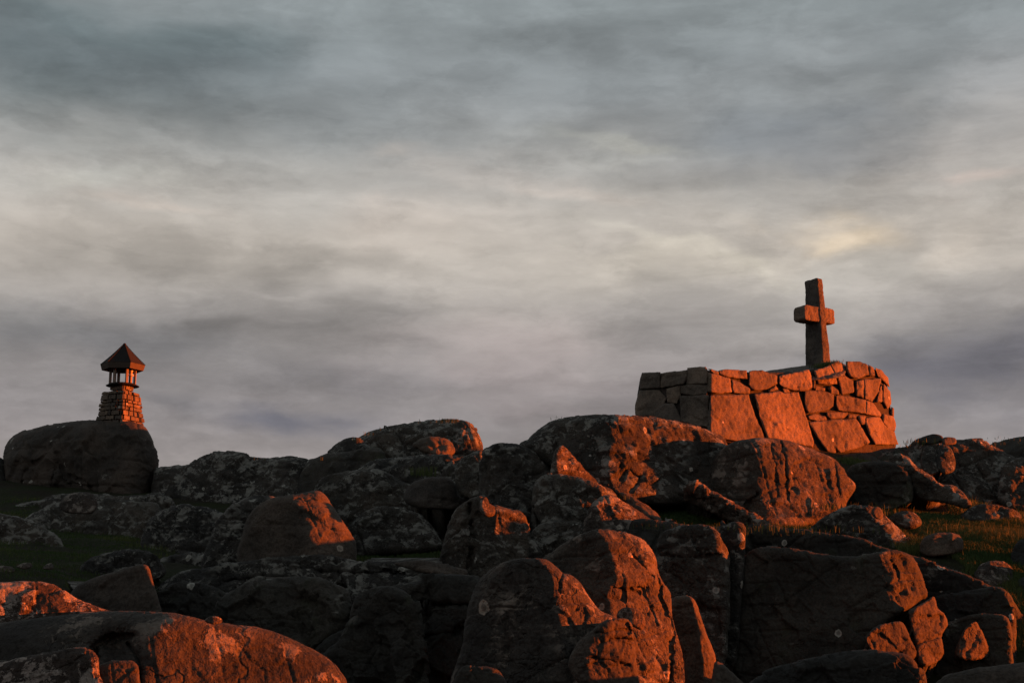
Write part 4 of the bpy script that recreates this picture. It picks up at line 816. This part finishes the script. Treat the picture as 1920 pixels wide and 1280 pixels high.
# the centre front
rock('tall central boulder with a lichened sunlit crest', [(1000, 1330), (996, 1120), (1008, 1060), (1030, 1036), (1062, 1014), (1095, 998), (1130, 991), (1165, 996), (1198, 1006), (1216, 1020), (1228, 1044), (1234, 1072), (1244, 1092), (1258, 1114), (1262, 1150), (1272, 1190), (1286, 1225), (1306, 1262), (1310, 1340)], 13.3,
     ridge=[(1116, 985), (1136, 1020), (1150, 1060), (1152, 1090), (1140, 1110), (1150, 1160), (1170, 1340)], kl=.75, kr=.62, w=6, lean=.34, R_=20, T=22, back=150, mat='pinkl', amp=4, lumps=1.3, lsize=34, grooves=2,
     cracks=[([(1150, 1102), (1175, 1100), (1200, 1110)], 2.5, 8), ([(1170, 1102), (1172, 1126)], 2.5, 8), ([(1188, 1040), (1210, 1070), (1224, 1084)], 3, 9), ([(1232, 1072), (1240, 1120), (1262, 1180), (1256, 1290)], 5, 12), ([(1204, 1100), (1226, 1150), (1232, 1172)], 3, 6)])
rock('thin upright fin of rock with a glowing right edge', [(1262, 1160), (1263, 1124), (1276, 1116), (1294, 1117), (1306, 1130), (1314, 1152), (1324, 1186), (1336, 1214), (1342, 1250), (1342, 1340), (1290, 1340), (1282, 1240)], 12.4,
     ridge=[(1296, 1110), (1306, 1150), (1314, 1190), (1320, 1340)], kl=.8, kr=.85, w=4, lean=.1, R_=9, T=10, back=60, mat='pink', amp=2.5, step=2.2)
rock('low lit shoulder at the bottom edge right of the fin', [(1336, 1340), (1338, 1250), (1352, 1242), (1370, 1256), (1392, 1276), (1420, 1300), (1420, 1340)], 10.5, ridge=[(1340, 1235), (1345, 1340)], kl=.4, kr=.5, lean=.5, mat='smooth', R_=10, T=10, back=50)
rock('dome shaped front boulder split by a shadow line down its middle', [(862, 1330), (868, 1200), (880, 1124), (900, 1086), (928, 1060), (960, 1048), (1000, 1045), (1026, 1048), (1044, 1062), (1056, 1074), (1070, 1077), (1086, 1090), (1104, 1116), (1124, 1142), (1156, 1160), (1160, 1200), (1150, 1330)], 10.4,
     ridge=[(1005, 1040), (1026, 1062), (1036, 1090), (1046, 1150), (1056, 1210), (1060, 1330)], kl=.72, kr=.56, w=7, lean=.32, R_=24, T=26, back=110, mat='pinkl', amp=3, lumps=.8, lsize=40,
     cracks=[([(1054, 1072), (1050, 1092), (1052, 1110)], 2.6, 12), ([(1096, 1140), (1094, 1180)], 2.2, 5)])
rock('blocky fractured rock at the bottom in front of the dome', [(1066, 1250), (1076, 1214), (1098, 1190), (1122, 1172), (1150, 1158), (1176, 1160), (1186, 1172), (1190, 1200), (1194, 1240), (1198, 1340), (1110, 1340), (1090, 1290)], 9.2,
     ridge=[(1146, 1150), (1120, 1185), (1104, 1215), (1108, 1340)], kl=.7, kr=.42, w=6, lean=.2, R_=8, T=9, back=70, mat='pink', amp=4, lumps=2, lsize=30, step=2.2,
     cracks=[([(1120, 1186), (1150, 1180), (1188, 1184)], 3, 9), ([(1130, 1202), (1160, 1196), (1190, 1202)], 2.5, 10), ([(1100, 1232), (1140, 1236), (1180, 1246)], 3, 8), ([(1178, 1164), (1180, 1182)], 2, 8)])
rock('small white topped stone wedged above the blocky rock', [(1158, 1160), (1160, 1144), (1172, 1138), (1190, 1140), (1204, 1150), (1210, 1166), (1204, 1180), (1190, 1176)], 11.4, ridge=[(1182, 1135), (1186, 1180)], kl=.5, kr=.5, lean=.4, mat='crust', R_=7, T=8, back=40, step=1.8, amp=1.5, name='rock', cat='stone')
rock('smooth foreground whaleback glowing orange on its right end', [(-130, 1400), (-110, 1190), (-40, 1172), (60, 1160), (150, 1149), (220, 1145), (300, 1147), (345, 1152), (388, 1163), (440, 1170), (490, 1177), (535, 1192), (578, 1212), (616, 1234), (640, 1260), (652, 1290), (650, 1400)], 6.0,
     ridge=[(395, 1140), (330, 1160), (285, 1190), (262, 1230), (262, 1400)], kl=.28, kr=.36, w=26, lean=.55, R_=46, T=46, back=160, mat='pinkl', facet=1.0, amp=4, lumps=1, lsize=60, step=2.8,
     cracks=[([(262, 1400), (262, 1240), (240, 1205)], 6, 26), ([(180, 1232), (178, 1212), (200, 1196), (250, 1190)], 10, 30)], tps=[(215, 1215, 34, 60)])
rock('small pebble lying on the crest of the foreground whaleback', [(384, 1164), (390, 1156), (402, 1154), (414, 1158), (416, 1166), (400, 1170)], 6.1, ridge=[(396, 1150), (398, 1170)], kl=.4, kr=.5, mat='crust', R_=4, T=4, back=12, step=1.4, amp=.6, name='rock', cat='stone')
rock('lichened block in the bottom left corner', [(-100, 1400), (-60, 1260), (20, 1236), (90, 1222), (140, 1214), (170, 1216), (184, 1232), (186, 1260), (200, 1300), (200, 1400)], 5.2, ridge=[(176, 1200), (188, 1300)], kl=.25, kr=.5, lean=.7, mat='blotch', R_=16, T=16, back=40, amp=3)
rock('squared reddish block beside the bottom left corner block', [(186, 1400), (184, 1262), (196, 1242), (222, 1237), (250, 1238), (260, 1254), (262, 1290), (262, 1400)], 5.4, ridge=[(200, 1230), (206, 1400)], kl=.4, kr=.22, lean=.3, mat='pink', R_=9, T=9, back=30, amp=2)
rock('lumpy rock bank in the left hollow under the skyline outcrop', [(262, 1120), (268, 1010), (290, 965), (340, 945), (400, 955), (450, 975), (470, 1010), (470, 1100), (380, 1140)], 25, kl=.45, lean=.7, mat='lichen', lumps=8, lsize=28, grooves=4, R_=22, T=22, name='rock_outcrop', cat='rock outcrop')
rock('dark broken rocks between the hollow and the stepped ledges', [(270, 1140), (290, 1062), (330, 1040), (390, 1036), (440, 1042), (500, 1056), (540, 1062), (540, 1110), (400, 1150)], 19.5, kl=.45, lean=.7, mat='lichen', lumps=7, lsize=24, grooves=3, R_=14, T=14, name='rock_outcrop', cat='rock outcrop')
rock('dark rock below the sunlit shoulder in the central ridge', [(985, 1100), (990, 1020), (1005, 990), (1040, 975), (1090, 985), (1120, 1010), (1140, 1060), (1120, 1120)], 18.9, kl=.4, lean=.5, mat='lichen', lumps=4.5, lsize=26, R_=16, T=16)
rock('small hump of rock between the cracked face and the lichened slab', [(930, 1090), (935, 1040), (960, 1015), (990, 1010), (1010, 1025), (1020, 1090)], 18.5, kl=.5, lean=.5, mat='lichen', lumps=4.5, lsize=20, R_=12, T=12)
rock('dark ground level rock under the orange boulder and spine', [(1180, 985), (1230, 975), (1300, 985), (1400, 1000), (1400, 1100), (1200, 1100)], 18.4, kl=.3, lean=.6, mat='dark', lumps=4.5, R_=14, T=14, name='rock_outcrop', cat='rock outcrop')
rock('low dark rock added over lit ground in the gully behind the foreground whaleback', [(285, 1230), (296, 1120), (330, 1092), (380, 1094), (425, 1112), (440, 1160), (440, 1240)], 15.4, kl=.5, lean=.4, mat='dark', facet=8, fsize=60, lumps=4.5, R_=16, T=16)  # added dark rock, covers a sunlit ground patch where the gully should be black
rock('dark wedge of rock between the rounded rock and the buttress', [(560, 1330), (580, 1230), (640, 1180), (700, 1180), (720, 1330)], 13.8, kl=.4, lean=.3, mat='dark', R_=14, T=14)

rock('rough dark rock bank directly beneath the beacon boulder', [(-60, 1010), (-20, 965), (40, 945), (110, 928), (180, 926), (240, 930), (300, 926), (330, 950), (330, 1010), (200, 1020), (60, 1030)], 36, kl=.4, lean=.8, mat='lichen', lumps=8, lsize=26, grooves=4, R_=16, T=16, name='rock_outcrop', cat='rock outcrop')
rock('weathered rock hump at the far left edge above the dark grass', [(-90, 1060), (-80, 985), (-20, 962), (30, 968), (75, 985), (110, 1010), (120, 1050), (40, 1060)], 24, kl=.4, lean=.7, mat='lichen', lumps=7, lsize=26, grooves=3, R_=16, T=16, name='rock_outcrop', cat='rock outcrop')
rock('low broken rocks between the dark grass and the grey pointed boulder', [(150, 1075), (165, 1050), (200, 1036), (240, 1030), (290, 1040), (310, 1075), (260, 1095), (180, 1090)], 17.5, kl=.4, lean=.7, mat='lichen', lumps=6, lsize=20, grooves=3, R_=10, T=10, name='rock_outcrop', cat='rock outcrop')
rock('rough grey rock joined to the left side of the orange flanked boulder', [(385, 1090), (398, 1000), (425, 955), (462, 934), (505, 930), (535, 944), (548, 1000), (545, 1090)], 18.4, kl=.45, lean=.5, mat='lichen', lumps=7, lsize=26, grooves=4, R_=16, T=16)
rock('dark rock in the hollow right of the orange flanked boulder', [(640, 1060), (650, 1000), (675, 965), (715, 950), (760, 955), (800, 975), (820, 1005), (820, 1030), (700, 1040)], 23.6, kl=.45, lean=.6, mat='lichen', lumps=7, lsize=24, grooves=4, R_=16, T=16)
rock('small grey stone in the grass right of the lichened boulder top', [(1668, 975), (1680, 962), (1704, 958), (1722, 968), (1726, 984), (1700, 990)], 20.5, ridge=[(1700, 950), (1704, 995)], kl=.5, kr=.5, mat='lichen', lumps=3, lsize=14, R_=7, T=7, back=30)
rock('low broken slab in the grass below the brown bedrock hump', [(1800, 968), (1820, 952), (1856, 946), (1890, 952), (1915, 966), (1900, 980), (1830, 982)], 22.5, ridge=[(1850, 940), (1860, 985)], kl=.4, kr=.5, lean=.9, mat='lichen', lumps=4, lsize=16, R_=8, T=8, back=50, name='rock_ledge', cat='rock ledge')
# ------------------------------------------------------------------ the living bedrock that the boulders grow out of
def grass_mask(q):
    m_ = np.zeros(len(q), bool)
    for pl in ([(0, 1040), (150, 1040), (230, 1050), (215, 1085), (-120, 1100), (-120, 1040)], [(1180, 918), (1290, 920), (1450, 985), (1440, 1000), (1300, 985), (1190, 950)],
               [(1440, 985), (1530, 950), (1620, 935), (1720, 935), (1800, 930), (1920, 925), (2100, 920), (2100, 1100), (1900, 1100), (1800, 1070), (1720, 1040), (1600, 1005)], [(650, 1008), (840, 1008), (850, 1045), (650, 1045)], [(1540, 855), (1740, 830), (1760, 880), (1560, 880)]):
        m_ |= inside(q, pl)
    return m_
gs = 5.0; bx = np.arange(-80, 2001, gs); by = np.arange(770, 1330, gs); BX, BY = np.meshgrid(bx, by); qq = np.stack([BX.ravel(), BY.ravel()], 1)
dep_ = np.full(len(qq), 1e9)
for poly, f, s_, R_, T_ in ROCKS:
    k = np.nonzero((qq[:, 0] > poly[:, 0].min()) & (qq[:, 0] < poly[:, 0].max()) & (qq[:, 1] > poly[:, 1].min()) & (qq[:, 1] < poly[:, 1].max()))[0]
    if len(k) == 0: continue
    k = k[inside(qq[k], poly)]
    if len(k) == 0: continue
    dep_[k] = np.minimum(dep_[k], f(qq[k, 0], qq[k, 1]) + (T_ + 22) * s_)
dep_ = dep_.reshape(BX.shape); known = dep_ < 1e8
fld = np.where(known, dep_, 0.0)
for j in range(fld.shape[1]):         # first guess down each column
    kk = np.nonzero(known[:, j])[0]; fld[:, j] = np.interp(np.arange(len(by)), kk, fld[kk, j])
fld0 = fld.copy()
for it in range(260):
    g_ = np.pad(fld, 1, mode='edge'); av = (g_[:-2, 1:-1] + g_[2:, 1:-1] + g_[1:-1, :-2] + g_[1:-1, 2:]) / 4
    fld = np.where(known, fld * .86 + av * .14, av)      # known places are softened too
fld = np.where(known, np.maximum(fld, fld0 + .0), fld)
top = np.array([by[np.nonzero(known[:, j])[0][0]] for j in range(len(bx))])
topm = np.array([top[max(0, j - 2):j + 3].max() for j in range(len(bx))])
NO_BED = [(1165, 1060), (1290, 1075), (1400, 1060), (1400, 1340), (1150, 1340)]
def bed_depth(x, y):
    fx = np.clip((x - bx[0]) / gs, 0, len(bx) - 1.001); fy = np.clip((y - by[0]) / gs, 0, len(by) - 1.001); i = fx.astype(int); j = fy.astype(int); u = fx - i; v = fy - j
    return fld[j, i] * (1 - u) * (1 - v) + fld[j, i + 1] * u * (1 - v) + fld[j + 1, i] * (1 - u) * v + fld[j + 1, i + 1] * u * v
def bedrock():
    st = 2.6; xs = np.arange(-76, 1996, st); ys = np.arange(780, 1322, st); X, Y = np.meshgrid(xs, ys); nx = len(xs)
    q = np.stack([X.ravel(), Y.ravel()], 1); d = bed_depth(q[:, 0], q[:, 1])
    cover = np.interp(q[:, 0], bx, topm) + 14 < q[:, 1]; ok = (cover & ~grass_mask(q) & ~inside(q, NO_BED)).reshape(X.shape)
    s_ = (d / FPX); V = P(q[:, 0], q[:, 1], d)
    ty, tx = np.gradient(d.reshape(X.shape)); tx = tx / (st * s_.reshape(X.shape)); ty = ty / (st * s_.reshape(X.shape))
    ok &= (np.abs(tx) < 5) & (ty > -45) & (ty < 4)
    N = np.cross(np.gradient(V.reshape(*X.shape, 3), axis=0).reshape(-1, 3), np.gradient(V.reshape(*X.shape, 3), axis=1).reshape(-1, 3)); N /= np.linalg.norm(N, axis=1, keepdims=True) + 1e-12
    fwd = V - np.array([0, 0, CAMZ]); N *= -np.sign((N * fwd).sum(1))[:, None]
    p = V / .0072; disp = 6 * fbm(p / 60, 5)
    for sz, am in ((54, 6.), (22, 3.4)):
        pw = p + sz * .12 * np.stack([vnoise(p / (sz * .5) + k * 13) for k in range(3)], 1); cp, ci = cells(pw / sz)
        g = np.stack([TAB[(ci * 7 + k * 1013) & 65535] for k in range(3)], 1) * 2 - 1
        disp = disp + am * ((g * (pw / sz - cp)).sum(1) * 1.8 + (TAB[(ci * 3 + 77) & 65535] - .5) * 1.1)
    f1, _ = worley(p / 26); disp = disp + 5 * (.6 - f1 * f1 * 1.3); f1, _ = worley(p / 11 + 4); disp = disp + 2 * (.6 - f1 * f1 * 1.3)
    for kk, (nn, spc) in enumerate((((.93, .30, .18), 64.), ((.12, .30, .95), 46.))):
        nn = np.array(nn); u = (p @ nn) / spc + .3 * fbm(p / (spc * 2.2) + kk * 9, 2); ru = np.round(u); dd = np.abs(u - ru) * spc
        disp = disp - 4 * np.exp(-(dd / 2.2) ** 2) + 3 * (TAB[(ru.astype(np.int64) * 37 + kk * 501) & 65535] - .5)
    gy, gx = np.gradient(d.reshape(X.shape)); slope = np.hypot(gx, gy).ravel() / (st * s_)
    V = P(q[:, 0], q[:, 1], d - disp * 1.3 * s_ * np.clip(1.6 / (1 + .25 * slope), .35, 1.3) + 16 * s_)
    okc = ok[:-1, :-1] & ok[1:, :-1] & ok[:-1, 1:] & ok[1:, 1:]; ii, jj = np.nonzero(okc); v = lambda i, j: i * nx + j
    F = np.stack([v(ii, jj), v(ii + 1, jj), v(ii + 1, jj + 1), v(ii, jj + 1)], 1)
    used = np.unique(F); rm = np.full(len(V), -1); rm[used] = np.arange(len(used)); F = rm[F]; V = V[used]
    # thickness: a skirt a metre behind and below, so that the bank is a body and not a skin
    cnt = {}
    e = np.concatenate([F[:, [0, 1]], F[:, [1, 2]], F[:, [2, 3]], F[:, [3, 0]]]); es = set(map(tuple, e.tolist())); be = [(a, b_) for a, b_ in es if (b_, a) not in es]
    bi = sorted({v_ for ab in be for v_ in ab}); loc = {v_: k + len(V) for k, v_ in enumerate(bi)}
    V2 = V[bi] + np.array([0, 1.0, -.6]); F = F.tolist() + [[b_, a, loc[a], loc[b_]] for a, b_ in be]
    o = mesh_obj('bedrock', np.concatenate([V, V2]), F, M['lichen']); tag(o, 'dark broken bedrock joining the boulders', kind='structure')
bedrock()

# ------------------------------------------------------------------ grass
GV, GF, GT = [], [], []
def blade(p, h, wd, tone, lean=None):
    h = h * .62
    a = random.uniform(0, math.pi); b_ = random.uniform(0, 2 * math.pi); L = h * random.uniform(.15, .6)
    dx, dy = math.cos(a) * wd * .8, math.sin(a) * wd * .5; lx_, ly_ = math.cos(b_) * L, math.sin(b_) * L
    n = len(GV); x, y, z = p
    GV.extend([(x - dx, y - dy, z - .03), (x + dx, y + dy, z - .03), (x + dx * .7 + lx_ * .35, y + dy * .7 + ly_ * .35, z + h * .6), (x - dx * .7 + lx_ * .35, y - dy * .7 + ly_ * .35, z + h * .6), (x + lx_, y + ly_, z + h)])
    GF.append((n, n + 1, n + 2, n + 3)); GF.append((n + 3, n + 2, n + 4)); GT.extend([tone * .4, tone * .4, tone * .8, tone * .8, tone])
AREAS = [  # outline in plan given as picture points with distances, number of blades, height, dryness
    ([(0, 1000, 22), (290, 1000, 22), (290, 1100, 15), (0, 1088, 13.5), (-60, 1088, 13.5), (-80, 1000, 22)], 16000, .07, .05),
    ([(1180, 930, 23), (1300, 935, 23), (1450, 985, 21), (1440, 1000, 18.5), (1280, 985, 18.5), (1190, 950, 19.5)], 26000, .13, .40),
    ([(1420, 985, 22), (1620, 960, 22), (1720, 950, 21.5), (1800, 940, 22), (2000, 930, 24), (2000, 1000, 19), (2000, 1090, 17), (1830, 1090, 17.4), (1720, 1040, 17.6), (1560, 1010, 19)], 120000, .13, .25),
    ([(640, 1010, 23), (830, 1015, 24), (860, 1050, 19), (660, 1050, 19.5)], 7000, .12, .35),
    ([(1560, 860, 27), (1700, 836, 30), (1740, 840, 28), (1690, 862, 26)], 5000, .10, .3),
    ([(1700, 900, 27.5), (1980, 930, 27.5), (2000, 935, 24), (1720, 950, 21.5)], 30000, .10, .3),
    ([(-60, 950, 39), (330, 950, 39), (330, 1000, 22), (-80, 1000, 22)], 20000, .10, .1),
    ([(900, 895, 27), (1180, 900, 25.5), (1190, 930, 23.5), (1120, 930, 23.5), (1000, 920, 25)], 4000, .12, .4)]
for ring, n, h, dry in AREAS:
    pl = np.array([P(*r)[:2] for r in ring]); lo_, hi_ = pl.min(0), pl.max(0); q = RNG.uniform(lo_, hi_, (n * 3, 2)); q = q[inside(q, pl)][:n]
    dens = fbm(np.c_[q / .7, q[:, :1] * 0], 3); q = q[dens > -.22]; z = ground_z(q[:, 0], q[:, 1])
    tn = fbm(np.c_[q / 1.3, q[:, :1] * 0 + 7], 3)
    for (x, y), zz, v in zip(q, z, tn):
        k = random.random(); blade((x, y, zz), h * (.6 + 1.1 * max(0, v + .3)) * random.uniform(.4, 1.25) * (2.1 if k > .992 else 1), random.uniform(.003, .007) * (y / 18), min(1, max(0, dry + v * 1.2 + random.uniform(-.25, .25))))
def tuft(px, py, y, n, h, spread, dry=.5):
    c_ = P(px, py, y)
    for k in range(n):
        blade(c_ + np.array([random.gauss(0, spread), random.gauss(0, spread), -.02]), h * random.uniform(.35, 1.1), random.uniform(.004, .008) * y / 25, min(1, max(0, dry + random.uniform(-.3, .3))))
for px, py, y, n, h, sp in [(602, 859, 34.6, 5, .16, .04), (672, 822, 34, 14, .14, .08), (690, 812, 33.9, 14, .14, .10), (714, 803, 33.9, 4, .16, .03), (800, 791, 34, 10, .06, .25), (838, 787, 34, 40, .09, .14), (850, 788, 34, 26, .08, .12),
                            (480, 858, 36, 5, .09, .1), (496, 859, 36, 4, .12, .04), (1550, 683, 30.0, 220, .10, .12), (1562, 680, 29.9, 160, .13, .09), (1545, 686, 29.9, 120, .07, .12), (1700, 833, 26.5, 30, .09, .3), (1720, 828, 26, 30, .09, .2),
                            (790, 885, 26.9, 90, .26, .14), (800, 888, 26.8, 60, .3, .14), (1136, 908, 23, 3, .3, .01), (1900, 822, 41, 20, .12, .5), (1866, 830, 41, 16, .15, .3), (1060, 782, 26.2, 18, .07, .2),
                            (1150, 930, 19.8, 30, .12, .1), (1240, 985, 19, 40, .12, .15), (1320, 986, 17.4, 50, .12, .2), (1500, 992, 17, 120, .11, .4), (1420, 986, 17, 90, .11, .3), (1560, 950, 22, 200, .13, .35), (1640, 958, 21.9, 240, .14, .3), (1480, 985, 22, 200, .13, .35), (1100, 905, 22.6, 60, .1, .2)]:
    tuft(px, py, y, n, h, sp)
gme = bpy.data.meshes.new('grass'); gme.from_pydata([tuple(v) for v in GV], [], GF); at_ = gme.attributes.new('tone', 'FLOAT', 'POINT'); at_.data.foreach_set('value', GT)
gme.materials.append(M['grass']); gme.update(); go = bpy.data.objects.new('grass', gme); C.objects.link(go); tag(go, 'wind blown dry and green grass growing between the rocks', 'grass', kind='stuff')
